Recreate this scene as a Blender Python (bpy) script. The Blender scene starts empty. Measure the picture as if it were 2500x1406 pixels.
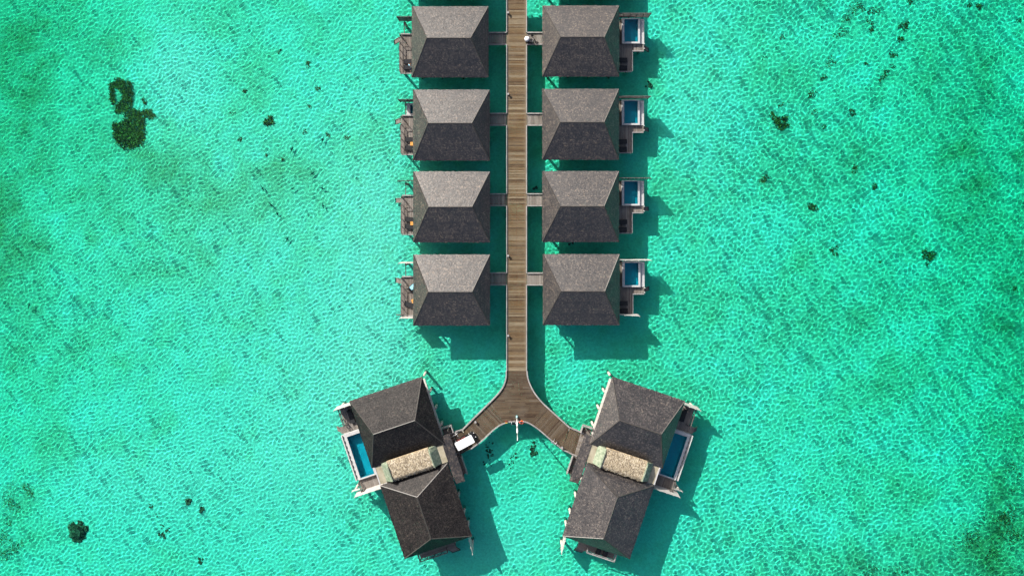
import bpy, math, random
import numpy as np
from mathutils import Vector, Matrix

# ------------------------------------------------------------------ camera, sky, sun
sc = bpy.context.scene
HC, F = 109.4, 1909.0                      # drone height above the water, focal length in photo pixels
cam = bpy.data.cameras.new('camera'); cam_ob = bpy.data.objects.new('camera', cam)
sc.collection.objects.link(cam_ob); sc.camera = cam_ob
cam_ob.location = (0, 0, HC)
cam.sensor_width = 36; cam.lens = 36 * F / 2500
cam.shift_y = -198 / 2500
cam.clip_end = 9000

SUN = Vector((-0.64 * math.cos(math.radians(35)), 0.768 * math.cos(math.radians(35)), math.sin(math.radians(35)))).normalized()
world = bpy.data.worlds.new('World'); sc.world = world; world.use_nodes = True
wn = world.node_tree
sky = wn.nodes.new('ShaderNodeTexSky'); sky.sky_type = 'NISHITA'; sky.sun_disc = False; sky.dust_density = 4.0; sky.air_density = 1.0
sky.sun_elevation = math.asin(SUN.z); sky.sun_rotation = math.atan2(SUN.x, SUN.y)
wn.nodes['Background'].inputs[1].default_value = 0.11
wn.links.new(sky.outputs[0], wn.nodes['Background'].inputs[0])
sun = bpy.data.lights.new('sun', 'SUN'); sun_ob = bpy.data.objects.new('sun', sun); sc.collection.objects.link(sun_ob)
sun.energy = 5.0; sun.angle = math.radians(0.5); sun.color = (1.0, 0.95, 0.88)
sun_ob.rotation_euler = SUN.to_track_quat('Z', 'Y').to_euler()
sun.cycles.is_caustics_light = True
vs = sc.view_settings
vs.view_transform = 'Standard'; vs.look = 'None'; vs.gamma = 1.0; vs.use_curve_mapping = False
vs.exposure = 0.63
cy = sc.cycles
cy.max_bounces = 6; cy.diffuse_bounces = 2; cy.glossy_bounces = 2; cy.transmission_bounces = 4
cy.transparent_max_bounces = 4; cy.caustics_reflective = False
cy.use_denoising = True; cy.sample_clamp_indirect = 6.0
cy.use_adaptive_sampling = True; cy.adaptive_threshold = 0.03

random.seed(11)
R = random.random
U = random.uniform
ZE, ZD, ZF, ZR = 4.4, 1.85, -1.5, 2.4       # eave, deck, sea floor, ridge rise

def W(px, py, z):
    """A point of the photograph read as a place at height z."""
    s = (HC - z) / F
    return ((px - 1250) * s, (505 - py) * s)

# ------------------------------------------------------------------ materials
def _mat(name):
    m = bpy.data.materials.new(name); m.use_nodes = True
    return m, m.node_tree, m.node_tree.nodes['Principled BSDF']

def N(t, kind, **kw):
    n = t.nodes.new(kind)
    for k, v in kw.items():
        if k.startswith('i_'): n.inputs[k[2:].replace('_', ' ')].default_value = v
        else: setattr(n, k, v)
    return n

def ramp(t, fac, cols):
    r = t.nodes.new('ShaderNodeValToRGB'); e = r.color_ramp.elements
    while len(e) < len(cols): e.new(0.5)
    for i, (p, c) in enumerate(cols): e[i].position = p; e[i].color = (*c, 1)
    t.links.new(fac, r.inputs[0]); return r.outputs[0]

def math_(t, op, a, b=None):
    n = t.nodes.new('ShaderNodeMath'); n.operation = op
    for i, v in enumerate((a, b)):
        if v is None: continue
        if hasattr(v, 'default_value') or hasattr(v, 'is_linked'): t.links.new(v, n.inputs[i])
        else: n.inputs[i].default_value = v
    return n.outputs[0]

def mixc(t, fac, a, b, mode='MIX'):
    n = t.nodes.new('ShaderNodeMix'); n.data_type = 'RGBA'; n.blend_type = mode
    for s, v in ((0, fac), (6, a), (7, b)):
        if isinstance(v, (int, float)): n.inputs[s].default_value = v
        elif isinstance(v, tuple): n.inputs[s].default_value = (*v, 1)
        else: t.links.new(v, n.inputs[s])
    return n.outputs[2]

def bump(t, b, h, strength=0.3, dist=0.02):
    n = t.nodes.new('ShaderNodeBump'); n.inputs['Strength'].default_value = strength; n.inputs['Distance'].default_value = dist
    t.links.new(h, n.inputs['Height']); t.links.new(n.outputs[0], b.inputs['Normal'])

def mottled(name, c0, c1, scale=3.0, rough=0.7, spec=0.3, bumps=0.2, detail=6, stretch=None, metal=0.0):
    """A plain material whose colour drifts between two tones."""
    m, t, b = _mat(name)
    tc = t.nodes.new('ShaderNodeTexCoord'); src = tc.outputs['Object']
    if stretch:
        mp = t.nodes.new('ShaderNodeMapping'); mp.inputs['Scale'].default_value = stretch
        t.links.new(src, mp.inputs[0]); src = mp.outputs[0]
    n = N(t, 'ShaderNodeTexNoise', i_Scale=scale, i_Detail=detail, i_Roughness=0.65); t.links.new(src, n.inputs['Vector'])
    c = ramp(t, n.outputs[0], [(0.32, c0), (0.68, c1)])
    t.links.new(c, b.inputs['Base Color'])
    b.inputs['Roughness'].default_value = rough; b.inputs['Specular IOR Level'].default_value = spec
    b.inputs['Metallic'].default_value = metal
    if bumps: bump(t, b, n.outputs[0], bumps, 0.02)
    return m

def planky(name, tones, grey, edge=None, rough=0.75):
    """Weathered board: a tone of its own per board, grain along local X, knots, and bleached ends."""
    m, t, b = _mat(name)
    tc = t.nodes.new('ShaderNodeTexCoord'); oi = t.nodes.new('ShaderNodeObjectInfo')
    base = ramp(t, oi.outputs['Random'], [(i / (len(tones) - 1), c) for i, c in enumerate(tones)])
    off = t.nodes.new('ShaderNodeVectorMath'); off.operation = 'MULTIPLY_ADD'
    off.inputs[1].default_value = (0.6, 9, 9)
    cmb = t.nodes.new('ShaderNodeCombineXYZ'); r100 = math_(t, 'MULTIPLY', oi.outputs['Random'], 90.0)
    for i in range(3): t.links.new(r100, cmb.inputs[i])
    t.links.new(tc.outputs['Object'], off.inputs[0]); t.links.new(cmb.outputs[0], off.inputs[2])
    n = N(t, 'ShaderNodeTexNoise', i_Scale=2.2, i_Detail=5, i_Roughness=0.7); t.links.new(off.outputs[0], n.inputs['Vector'])
    g = ramp(t, n.outputs[0], [(0.3, (0.45, 0.45, 0.45)), (0.72, (1.25, 1.25, 1.25))])
    c = mixc(t, 1.0, base, g, 'MULTIPLY')
    big = N(t, 'ShaderNodeTexNoise', i_Scale=0.55, i_Detail=3)
    gm = t.nodes.new('ShaderNodeNewGeometry'); t.links.new(gm.outputs['Position'], big.inputs['Vector'])
    wear = ramp(t, big.outputs[0], [(0.45, (0, 0, 0)), (0.75, (0.4, 0.4, 0.4))])
    c = mixc(t, wear, c, grey)
    if edge:
        sx = t.nodes.new('ShaderNodeSeparateXYZ'); t.links.new(tc.outputs['Object'], sx.inputs[0])
        ax = math_(t, 'ABSOLUTE', sx.outputs[0])
        w1 = math_(t, 'ADD', ax, math_(t, 'MULTIPLY', n.outputs[0], 0.5))
        mr = t.nodes.new('ShaderNodeMapRange'); mr.inputs[1].default_value = edge + 0.12; mr.inputs[2].default_value = edge + 0.5
        t.links.new(w1, mr.inputs[0]); c = mixc(t, math_(t, 'MULTIPLY', mr.outputs[0], 0.75), c, grey)
    t.links.new(c, b.inputs['Base Color'])
    b.inputs['Roughness'].default_value = rough; b.inputs['Specular IOR Level'].default_value = 0.3
    bump(t, b, n.outputs[0], 0.35, 0.01)
    return m

def shingle_mat(name, dark, light, rough=0.5, spec=0.7, coat=0.0):
    m, t, b = _mat(name)
    at = t.nodes.new('ShaderNodeAttribute'); at.attribute_name = 'tone'
    gm = t.nodes.new('ShaderNodeNewGeometry')
    big = N(t, 'ShaderNodeTexNoise', i_Scale=0.5, i_Detail=4, i_Roughness=0.6); t.links.new(gm.outputs['Position'], big.inputs['Vector'])
    fine = N(t, 'ShaderNodeTexNoise', i_Scale=14, i_Detail=3); t.links.new(gm.outputs['Position'], fine.inputs['Vector'])
    mid = tuple((a * 1.6 + b_ * 1.0) / 2.6 for a, b_ in zip(dark, light))
    warm = (light[0] * 1.45, light[1] * 1.36, light[2] * 1.2)
    c = ramp(t, at.outputs['Fac'], [(0.0, dark), (0.5, mid), (0.86, light), (1.0, warm)])
    c = mixc(t, 1.0, c, ramp(t, big.outputs[0], [(0.3, (0.66, 0.66, 0.68)), (0.7, (1.28, 1.26, 1.22))]), 'MULTIPLY')
    oi = t.nodes.new('ShaderNodeObjectInfo')
    c = mixc(t, 1.0, c, ramp(t, oi.outputs['Random'], [(0.0, (0.84, 0.84, 0.86)), (0.5, (1.0, 0.98, 0.96)), (1.0, (1.16, 1.13, 1.08))]), 'MULTIPLY')
    c = mixc(t, 1.0, c, ramp(t, fine.outputs[0], [(0.3, (0.8, 0.8, 0.8)), (0.7, (1.15, 1.15, 1.15))]), 'MULTIPLY')
    t.links.new(c, b.inputs['Base Color'])
    b.inputs['Roughness'].default_value = rough; b.inputs['Specular IOR Level'].default_value = spec
    b.inputs['Coat Weight'].default_value = coat; b.inputs['Coat Roughness'].default_value = 0.48; b.inputs['Coat IOR'].default_value = 1.6
    bump(t, b, fine.outputs[0], 0.5, 0.02)
    return m

M = {}
M['shingle'] = shingle_mat('shingle', (0.0065, 0.0057, 0.0062), (0.090, 0.073, 0.060), 0.45, 1.0)
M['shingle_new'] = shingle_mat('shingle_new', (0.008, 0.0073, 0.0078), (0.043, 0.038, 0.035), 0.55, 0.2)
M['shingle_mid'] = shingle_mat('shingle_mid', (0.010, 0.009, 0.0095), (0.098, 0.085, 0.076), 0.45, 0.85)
M['cap'] = mottled('ridge_shingle', (0.019, 0.016, 0.014), (0.054, 0.045, 0.037), 7, 0.5, 0.6)
M['fascia'] = mottled('fascia_timber', (0.05, 0.04, 0.036), (0.09, 0.074, 0.066), 4, 0.6, 0.3)
M['wall'] = mottled('wall_boarding', (0.22, 0.18, 0.14), (0.34, 0.29, 0.23), 1.5, 0.7, 0.3, stretch=(1, 1, 12))
M['pane'] = mottled('window_pane', (0.01, 0.014, 0.017), (0.02, 0.025, 0.03), 1, 0.08, 0.6, 0)
M['platform'] = mottled('platform_concrete', (0.42, 0.40, 0.37), (0.56, 0.54, 0.50), 1.6, 0.8)
M['pile'] = mottled('pile_concrete', (0.288, 0.264, 0.224), (0.528, 0.496, 0.440), 2.0, 0.8)
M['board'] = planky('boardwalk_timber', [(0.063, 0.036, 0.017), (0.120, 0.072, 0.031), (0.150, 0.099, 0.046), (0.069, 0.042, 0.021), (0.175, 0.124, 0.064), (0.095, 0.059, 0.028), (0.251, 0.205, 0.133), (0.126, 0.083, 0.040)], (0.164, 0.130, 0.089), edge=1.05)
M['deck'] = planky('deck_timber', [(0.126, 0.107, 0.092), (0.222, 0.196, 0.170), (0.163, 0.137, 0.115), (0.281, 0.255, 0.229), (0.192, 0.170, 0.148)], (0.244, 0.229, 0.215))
M['kerb'] = mottled('kerb_timber', (0.194, 0.185, 0.180), (0.334, 0.321, 0.312), 3, 0.7, 0.3, stretch=(0.4, 0.4, 3))
M['joist'] = mottled('joist_timber', (0.09, 0.075, 0.06), (0.16, 0.135, 0.11), 3, 0.8)
M['rail'] = mottled('railing_timber', (0.06, 0.053, 0.048), (0.13, 0.116, 0.105), 3, 0.7)
M['screen'] = mottled('screen_timber', (0.36, 0.335, 0.32), (0.52, 0.49, 0.465), 2.2, 0.7, 0.3, stretch=(1, 6, 6))
M['screen_shaded'] = mottled('shaded_screen_timber', (0.10, 0.088, 0.08), (0.19, 0.17, 0.155), 2.2, 0.7, 0.3, stretch=(1, 6, 6))  # screen timber again, with the shade on its south face put into the colour
M['coping'] = mottled('coping_stone', (0.365, 0.361, 0.353), (0.468, 0.463, 0.456), 2.2, 0.6)
M['tile'] = mottled('pool_tile', (0.006, 0.36, 0.47), (0.012, 0.44, 0.54), 4, 0.35, 0.4, 0.05)
M['wicker'] = mottled('black_wicker', (0.012, 0.012, 0.013), (0.03, 0.03, 0.032), 20, 0.6)
M['cushion'] = mottled('charcoal_cushion', (0.02, 0.021, 0.023), (0.038, 0.039, 0.042), 8, 0.9, 0.1)
M['orange'] = mottled('oiled_teak', (0.52, 0.235, 0.05), (0.68, 0.33, 0.085), 6, 0.5)
M['thatch'] = mottled('thatch_base', (0.30, 0.22, 0.12), (0.46, 0.36, 0.22), 6, 0.9)
M['mossy'] = mottled('mossy_render', (0.099, 0.145, 0.090), (0.341, 0.370, 0.276), 2.6, 0.85, 0.2, 0.3, 10)
M['slab'] = mottled('slab_concrete', (0.230, 0.204, 0.136), (0.357, 0.323, 0.246), 1.3, 0.85)
M['white'] = mottled('white_paint', (0.72, 0.72, 0.71), (0.82, 0.82, 0.81), 2, 0.4, 0.5, 0.02)
M['whitecloth'] = mottled('white_cloth', (0.74, 0.73, 0.75), (0.82, 0.81, 0.82), 6, 0.9, 0.1)
M['black'] = mottled('black_paint', (0.010, 0.010, 0.012), (0.022, 0.022, 0.024), 5, 0.45)
M['rubber'] = mottled('tyre_rubber', (0.015, 0.015, 0.015), (0.03, 0.03, 0.03), 8, 0.85)
M['metal'] = mottled('brushed_metal', (0.45, 0.45, 0.46), (0.6, 0.6, 0.61), 5, 0.35, 0.5, 0, metal=0.8)
M['maroon'] = mottled('maroon_leather', (0.12, 0.028, 0.025), (0.20, 0.05, 0.042), 4, 0.5)
M['orange_red'] = mottled('lifebuoy_plastic', (0.72, 0.085, 0.022), (0.85, 0.13, 0.04), 3, 0.45)
M['yellow'] = mottled('yellow_plastic', (0.75, 0.42, 0.07), (0.85, 0.52, 0.12), 3, 0.5)
M['turquoise'] = mottled('turquoise_paint', (0.10, 0.42, 0.46), (0.16, 0.52, 0.55), 3, 0.5)
M['blue_cloth'] = mottled('pale_blue_cloth', (0.22, 0.55, 0.72), (0.36, 0.68, 0.82), 6, 0.9, 0.1)
M['skin'] = mottled('skin', (0.52, 0.32, 0.22), (0.62, 0.40, 0.29), 8, 0.5, 0.3, 0.05)
M['hair'] = mottled('auburn_hair', (0.13, 0.05, 0.025), (0.22, 0.085, 0.04), 20, 0.5, 0.4)
M['navy'] = mottled('navy_cloth', (0.012, 0.016, 0.03), (0.025, 0.03, 0.05), 8, 0.9, 0.1)
M['eye'] = mottled('eye', (0.02, 0.015, 0.012), (0.03, 0.02, 0.016), 5, 0.3)
M['fish'] = mottled('fish_scales', (0.015, 0.06, 0.065), (0.035, 0.10, 0.10), 6, 0.5)

def straw_mat():
    m, t, b = _mat('straw')
    at = t.nodes.new('ShaderNodeAttribute'); at.attribute_name = 'tone'
    c = ramp(t, at.outputs['Fac'], [(0, (0.06, 0.043, 0.028)), (0.4, (0.25, 0.195, 0.125)), (0.8, (0.46, 0.385, 0.26)), (1, (0.62, 0.55, 0.43))])
    t.links.new(c, b.inputs['Base Color']); b.inputs['Roughness'].default_value = 0.7
    return m
M['straw'] = straw_mat()

def weed_mat(name, cols):
    m, t, b = _mat(name)
    at = t.nodes.new('ShaderNodeAttribute'); at.attribute_name = 'tone'
    t.links.new(ramp(t, at.outputs['Fac'], cols), b.inputs['Base Color'])
    b.inputs['Roughness'].default_value = 0.8; b.inputs['Specular IOR Level'].default_value = 0.15
    return m
M['weed'] = weed_mat('seaweed', [(0, (0.115, 0.020, 0.005)), (0.5, (0.389, 0.072, 0.012)), (1, (0.950, 0.340, 0.072))])
M['weed_pale'] = weed_mat('seaweed_pale', [(0, (0.354, 0.048, 0.013)), (0.6, (0.624, 0.119, 0.032)), (1, (0.760, 0.297, 0.095))])
M['weed_gold'] = weed_mat('seaweed_gold', [(0, (0.594, 0.124, 0.020)), (0.6, (0.864, 0.259, 0.050)), (1, (0.950, 0.473, 0.109))])
M['coral'] = weed_mat('coral_rock', [(0, (0.143, 0.029, 0.019)), (0.6, (0.400, 0.123, 0.078)), (1, (0.786, 0.381, 0.234))])

# ------------------------------------------------------------------ mesh helpers
COL = sc.collection

class MB:
    """Collects boxes, bars, tubes and prisms that become ONE mesh object."""
    def __init__(s, mirror=False): s.v = []; s.f = []; s.mx = -1 if mirror else 1; s.tone = None
    def add(s, vs, fs):
        n = len(s.v); s.v += [(x * s.mx, y, z) for x, y, z in vs]
        s.f += [tuple(n + i for i in (f[::-1] if s.mx < 0 else f)) for f in fs]; return s
    def box(s, x0, x1, y0, y1, z0, z1):
        x0, x1 = min(x0, x1), max(x0, x1); y0, y1 = min(y0, y1), max(y0, y1)
        return s.add([(x0, y0, z0), (x1, y0, z0), (x1, y1, z0), (x0, y1, z0), (x0, y0, z1), (x1, y0, z1), (x1, y1, z1), (x0, y1, z1)],
                     [(3, 2, 1, 0), (4, 5, 6, 7), (0, 1, 5, 4), (1, 2, 6, 5), (2, 3, 7, 6), (3, 0, 4, 7)])
    def beam(s, p, q, w, h):
        """square bar from p to q, width w across, height h"""
        p, q = Vector(p), Vector(q); d = (q - p).normalized()
        up = Vector((0, 0, 1)) if abs(d.z) < 0.95 else Vector((0, 1, 0))
        a = d.cross(up).normalized() * (w / 2); b = a.cross(d).normalized() * (h / 2)
        vs = [tuple(c + i * a + j * b) for c in (p, q) for i, j in ((-1, -1), (1, -1), (1, 1), (-1, 1))]
        return s.add(vs, [(0, 1, 2, 3), (7, 6, 5, 4), (0, 4, 5, 1), (1, 5, 6, 2), (2, 6, 7, 3), (3, 7, 4, 0)])
    def tube(s, p, q, r0, r1=None, n=10, caps=True):
        r1 = r0 if r1 is None else r1
        p, q = Vector(p), Vector(q); d = (q - p).normalized()
        up = Vector((0, 0, 1)) if abs(d.z) < 0.95 else Vector((1, 0, 0))
        a = d.cross(up).normalized(); b = d.cross(a).normalized()
        vs = [tuple(c + (a * math.cos(2 * math.pi * i / n) + b * math.sin(2 * math.pi * i / n)) * r) for c, r in ((p, r0), (q, r1)) for i in range(n)]
        fs = [(i, n + i, n + (i + 1) % n, (i + 1) % n) for i in range(n)]
        if caps: fs += [tuple(range(n)), tuple(range(2 * n - 1, n - 1, -1))]
        return s.add(vs, fs)
    def torus(s, c, ax, r, rr, n=20, k=8):
        c = Vector(c); ax = Vector(ax).normalized(); up = Vector((0, 0, 1)) if abs(ax.z) < 0.9 else Vector((1, 0, 0))
        a = ax.cross(up).normalized(); b = ax.cross(a).normalized(); vs = []; fs = []
        for i in range(n):
            t = 2 * math.pi * i / n; d = a * math.cos(t) + b * math.sin(t)
            for j in range(k):
                u = 2 * math.pi * j / k; vs.append(tuple(c + d * (r + rr * math.cos(u)) + ax * rr * math.sin(u)))
        for i in range(n):
            for j in range(k): fs.append((i * k + j, i * k + (j + 1) % k, ((i + 1) % n) * k + (j + 1) % k, ((i + 1) % n) * k + j))
        return s.add(vs, fs)
    def prism(s, poly, z0, z1):
        n = len(poly); A = sum(poly[i][0] * poly[(i + 1) % n][1] - poly[(i + 1) % n][0] * poly[i][1] for i in range(n))
        if A < 0: poly = poly[::-1]
        vs = [(x, y, z0) for x, y in poly] + [(x, y, z1) for x, y in poly]
        return s.add(vs, [tuple(range(n - 1, -1, -1)), tuple(range(n, 2 * n))] + [(i, (i + 1) % n, n + (i + 1) % n, n + i) for i in range(n)])
    def path(s, pts, w, z0, z1):
        """a mitred kerb along a polyline"""
        n = len(pts); L = []; Rr = []
        for i in range(n):
            a = Vector(pts[max(i - 1, 0)]); b = Vector(pts[i]); c = Vector(pts[min(i + 1, n - 1)])
            d1 = (b - a).normalized() if i else (c - b).normalized(); d2 = (c - b).normalized() if i < n - 1 else d1
            m = (d1 + d2).normalized(); nr = Vector((-m.y, m.x)) * (w / 2 / max(0.4, m.dot(d1)))
            L.append(b + nr); Rr.append(b - nr)
        vs = []
        for i in range(n): vs += [(L[i].x, L[i].y, z0), (L[i].x, L[i].y, z1), (Rr[i].x, Rr[i].y, z1), (Rr[i].x, Rr[i].y, z0)]
        fs = [(3, 2, 1, 0), tuple(range(4 * n - 4, 4 * n))]
        for i in range(n - 1):
            o = 4 * i
            for j in range(4): fs.append((o + j, o + (j + 1) % 4, o + 4 + (j + 1) % 4, o + 4 + j))
        return s.add(vs, fs)
    def ball(s, c, r, sx=1, sy=1, sz=1, n=10, k=6, wob=0.0):
        vs = [(c[0], c[1], c[2] - r * sz)]; fs = []
        for j in range(1, k):
            p = -math.pi / 2 + math.pi * j / k
            for i in range(n):
                t = 2 * math.pi * i / n; q = r * (1 + U(-wob, wob))
                vs.append((c[0] + q * sx * math.cos(p) * math.cos(t), c[1] + q * sy * math.cos(p) * math.sin(t), c[2] + q * sz * math.sin(p)))
        vs.append((c[0], c[1], c[2] + r * sz)); e = len(vs) - 1
        for i in range(n):
            fs.append((0, 1 + (i + 1) % n, 1 + i)); fs.append((e, e - n + i, e - n + (i + 1) % n))
            for j in range(k - 2):
                o = 1 + j * n; fs.append((o + i, o + (i + 1) % n, o + n + (i + 1) % n, o + n + i))
        return s.add(vs, fs)
    def mesh(s, name, mat):
        m = bpy.data.meshes.new(name); m.from_pydata(s.v, [], s.f); m.materials.append(mat); m.update()
        return m
    def build(s, name, mat, parent=None, smooth=False, kind=None):
        m = s.mesh(name, mat)
        if smooth: m.polygons.foreach_set('use_smooth', [True] * len(m.polygons))
        return link(name, m, parent, kind)

def link(name, data, parent=None, kind=None, loc=None, rz=None):
    o = bpy.data.objects.new(name, data); COL.objects.link(o); o.parent = parent
    if kind: o['kind'] = kind
    if loc is not None: o.location = loc
    if rz is not None: o.rotation_euler = (0, 0, rz)
    return o

def tag(o, label, cat, group=None):
    o['label'] = label; o['category'] = cat
    if group: o['group'] = group
    return o

def thing(name, label, cat, loc=(0, 0, 0), rz=0.0, group=None):
    return tag(link(name, None, None, None, loc, rz), label, cat, group)

def copy_tree(o, parent=None):
    c = o.copy(); COL.objects.link(c); c.parent = parent
    for ch in list(o.children): copy_tree(ch, c)
    return c

def tone_mesh(name, verts, faces, tones, mat):
    m = bpy.data.meshes.new(name); m.from_pydata(verts, [], faces); m.materials.append(mat)
    a = m.attributes.new('tone', 'FLOAT', 'FACE'); a.data.foreach_set('value', tones); m.update()
    return m

# ------------------------------------------------------------------ sea: floor and rippled surface
def axis(a, b, h, far):
    c = list(np.arange(a, b + h / 2, h)); out = []; inn = []
    s = h * 1.5; v = c[-1]
    while v < far: v += s; s *= 1.5; out.append(v)
    s = h * 1.5; v = c[0]
    while v > -far: v -= s; s *= 1.5; inn.append(v)
    return np.array(inn[::-1] + c + out), len(inn), len(c)

def sheet(name, xs, ys, Z, mat):
    nx, ny = len(xs), len(ys); X, Y = np.meshgrid(xs, ys)
    co = np.stack([X, Y, Z], -1).reshape(-1, 3).astype(np.float32)
    i = np.arange(nx * ny).reshape(ny, nx)
    q = np.stack([i[:-1, :-1], i[:-1, 1:], i[1:, 1:], i[1:, :-1]], -1).reshape(-1, 4).astype(np.int32)
    m = bpy.data.meshes.new(name); m.vertices.add(len(co)); m.vertices.foreach_set('co', co.ravel())
    m.loops.add(q.size); m.loops.foreach_set('vertex_index', q.ravel())
    m.polygons.add(len(q)); m.polygons.foreach_set('loop_start', np.arange(0, q.size, 4, dtype=np.int32))
    m.polygons.foreach_set('use_smooth', np.ones(len(q), bool)); m.materials.append(mat); m.update()
    return m

def depth_at(x, y):
    """water depth in metres: shallow sand flat, deeper towards the far left top and the right"""
    def g(px, py, rx, ry, a):
        cx, cy_ = (px - 1250) * .0577, (505 - py) * .0577
        return a * np.exp(-((x - cx) / (rx * .0577)) ** 2 - ((y - cy_) / (ry * .0577)) ** 2)
    return 1.5 + g(2650, 600, 620, 900, .75) + g(-100, 60, 420, 420, .5) + g(-100, 1100, 300, 500, .25) - g(640, 480, 330, 300, .26) - g(930, 560, 130, 420, .30) - g(820, 1000, 260, 280, .32) - g(420, 180, 110, 160, .34) - g(1690, 250, 120, 260, .22) - g(330, 1160, 320, 110, .16) - g(1150, 1340, 160, 80, .2)

def water_mat(name, tint):
    m = bpy.data.materials.new(name); m.use_nodes = True; t = m.node_tree; t.nodes.clear()
    g = t.nodes.new('ShaderNodeBsdfGlass'); g.inputs['IOR'].default_value = 1.33; g.inputs['Roughness'].default_value = 0.0
    g.inputs['Color'].default_value = (*tint, 1)
    o = t.nodes.new('ShaderNodeOutputMaterial'); t.links.new(g.outputs[0], o.inputs[0]); return m
M['water'] = water_mat('sea_water', (0.28, 0.975, 0.83))
_t = M['water'].node_tree; _a = _t.nodes.new('ShaderNodeAttribute'); _a.attribute_name = 'clarity'
_t.links.new(_a.outputs['Color'], [n_ for n_ in _t.nodes if n_.type == 'BSDF_GLASS'][0].inputs['Color'])
M['pool_water'] = water_mat('pool_water', (0.55, 0.95, 0.98))

rng = np.random.default_rng(5)
H_ = 0.096
xs, ix, nx = axis(-74, 74, H_, 2500); ys, iy, ny = axis(-53, 31.8, H_, 2500)
KX, KY = np.meshgrid(np.fft.fftfreq(nx, H_) * 2 * np.pi, np.fft.fftfreq(ny, H_) * 2 * np.pi)
KK = np.hypot(KX, KY) + 1e-6; TH = np.arctan2(KY, KX)
def band(lam, sig, ani, deg):
    k0 = 2 * np.pi / lam
    A = np.exp(-(np.log(KK / k0)) ** 2 / (2 * sig * sig)) * (1 - ani + ani * np.cos(TH - math.radians(deg)) ** 2) / KK
    f = np.fft.ifft2(np.fft.fft2(rng.standard_normal((ny, nx))) * A).real
    return f / f.std()
def _blur(a, s): return np.fft.ifft2(np.fft.fft2(a) * np.exp(-(KK * s) ** 2 / 2)).real
def even(a, s=1.3, p=0.9): return a / np.maximum(np.sqrt(np.maximum(_blur(a * a, s), 0)), .25) ** p
XW, YW = np.meshgrid(xs[ix:ix + nx], ys[iy:iy + ny])
wide = 1 / (1 + np.exp(-(XW / 22 + 0.5 * band(26, 0.4, 0, 0))))               # broader cells on the deeper right side
wind = 1 + 0.09 * np.tanh(band(30, 0.4, 0, 0))    # streaks and calmer patches
Z0 = wind * (1.5 / depth_at(XW, YW)) ** 1.1 * ((1 - wide) * 0.0053 * even(band(0.58, 0.22, 0.6, 112)) + wide * 0.0087 * even(band(0.66, 0.26, 0.35, 100)))
Z0 += 0.0032 * even(band(1.25, 0.3, 0.8, 118), 2.5) + 0.0025 * band(6.0, 0.3, 0.8, 100)
fx = np.clip((74 - np.abs(xs[ix:ix + nx])) / 1.0, 0, 1); fy = np.clip(np.minimum(ys[iy:iy + ny] + 53, 31.8 - ys[iy:iy + ny]) / 1.0, 0, 1)
Z = np.zeros((len(ys), len(xs))); Z[iy:iy + ny, ix:ix + nx] = Z0 * fy[:, None] * fx[None, :]
sea = link('sea_water', sheet('sea_water', xs, ys, Z, M['water'])); sea['kind'] = 'structure'
sea.cycles.is_caustics_caster = True
XA, YA = np.meshgrid(xs, ys); dep = depth_at(XA, YA).astype(np.float32)
clar = np.stack([np.exp(-.98 * dep), np.exp(-.014 * dep), np.exp(-.098 * dep), np.ones_like(dep)], -1).astype(np.float32)
ca_ = sea.data.attributes.new('clarity', 'FLOAT_COLOR', 'POINT'); ca_.data.foreach_set('color', clar.ravel())

# sea floor: pale sand with soft fields of algae film (a colour of the bed itself)
FH = 0.5
fxs, fix, fnx = axis(-78, 78, FH, 2500); fys, fiy, fny = axis(-58, 36, FH, 2500)
def fnoise(lam, seed):
    r2 = np.random.default_rng(seed)
    kx, ky = np.meshgrid(np.fft.fftfreq(fnx, FH), np.fft.fftfreq(fny, FH)); k = np.hypot(kx, ky) + 1e-6
    f = np.fft.ifft2(np.fft.fft2(r2.standard_normal((fny, fnx))) * np.exp(-(np.log(k * lam)) ** 2 / 0.5) / k).real
    return f / f.std()
FX, FY = np.meshgrid(fxs[fix:fix + fnx], fys[fiy:fiy + fny])
def blob(px, py, rx, ry, a=1.0):
    x, y = W(px, py, ZF); s = (HC - ZF) / F
    return a * np.exp(-((FX - x) / (rx * s)) ** 2 - ((FY - y) / (ry * s)) ** 2)
def W2(px, z=ZF): return (px - 1250) * (HC - z) / F
algae = 0.20 + 0.07 * fnoise(9, 1) + 0.05 * fnoise(4, 2) + 0.07 * fnoise(20, 3)
algae += blob(-60, 150, 330, 420, .50) + blob(-60, 700, 200, 500, .28) + blob(2560, 560, 330, 520, .40) + blob(2300, 1390, 420, 110, .42) + blob(2480, 1250, 120, 220, .35)
algae += blob(1350, 420, 330, 420, .16) + blob(600, 480, 300, 220, .20) + blob(2200, 250, 300, 200, .12) + blob(1850, 700, 330, 220, .10)
algae += blob(1500, 1010, 330, 90, .16) + blob(150, 1080, 260, 60, .2) + blob(40, 1260, 70, 120, .25) + blob(150, 650, 250, 200, .08)
algae -= blob(330, 1180, 420, 160, .30) + blob(780, 1010, 330, 330, .20) + blob(900, 560, 120, 420, .22) + blob(430, 190, 90, 130, .30)
algae -= blob(1700, 1200, 300, 230, .14) + blob(1720, 250, 120, 230, .14) + blob(1150, 1330, 200, 90, .25) + blob(930, 950, 140, 120, .16)
algae = np.clip(algae, 0.0, 1.0)
def smooth_floor(n): return n
ripple = 0.035 * fnoise(3.2, 7) + 0.06 * fnoise(12, 8)
FZ = -depth_at(*np.meshgrid(fxs, fys)); FZ[fiy:fiy + fny, fix:fix + fnx] += np.clip(ripple, -.15, .15)
fm, t, b = _mat('sea_bed_sand')
at = t.nodes.new('ShaderNodeAttribute'); at.attribute_name = 'algae'
gm = t.nodes.new('ShaderNodeNewGeometry')
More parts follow.
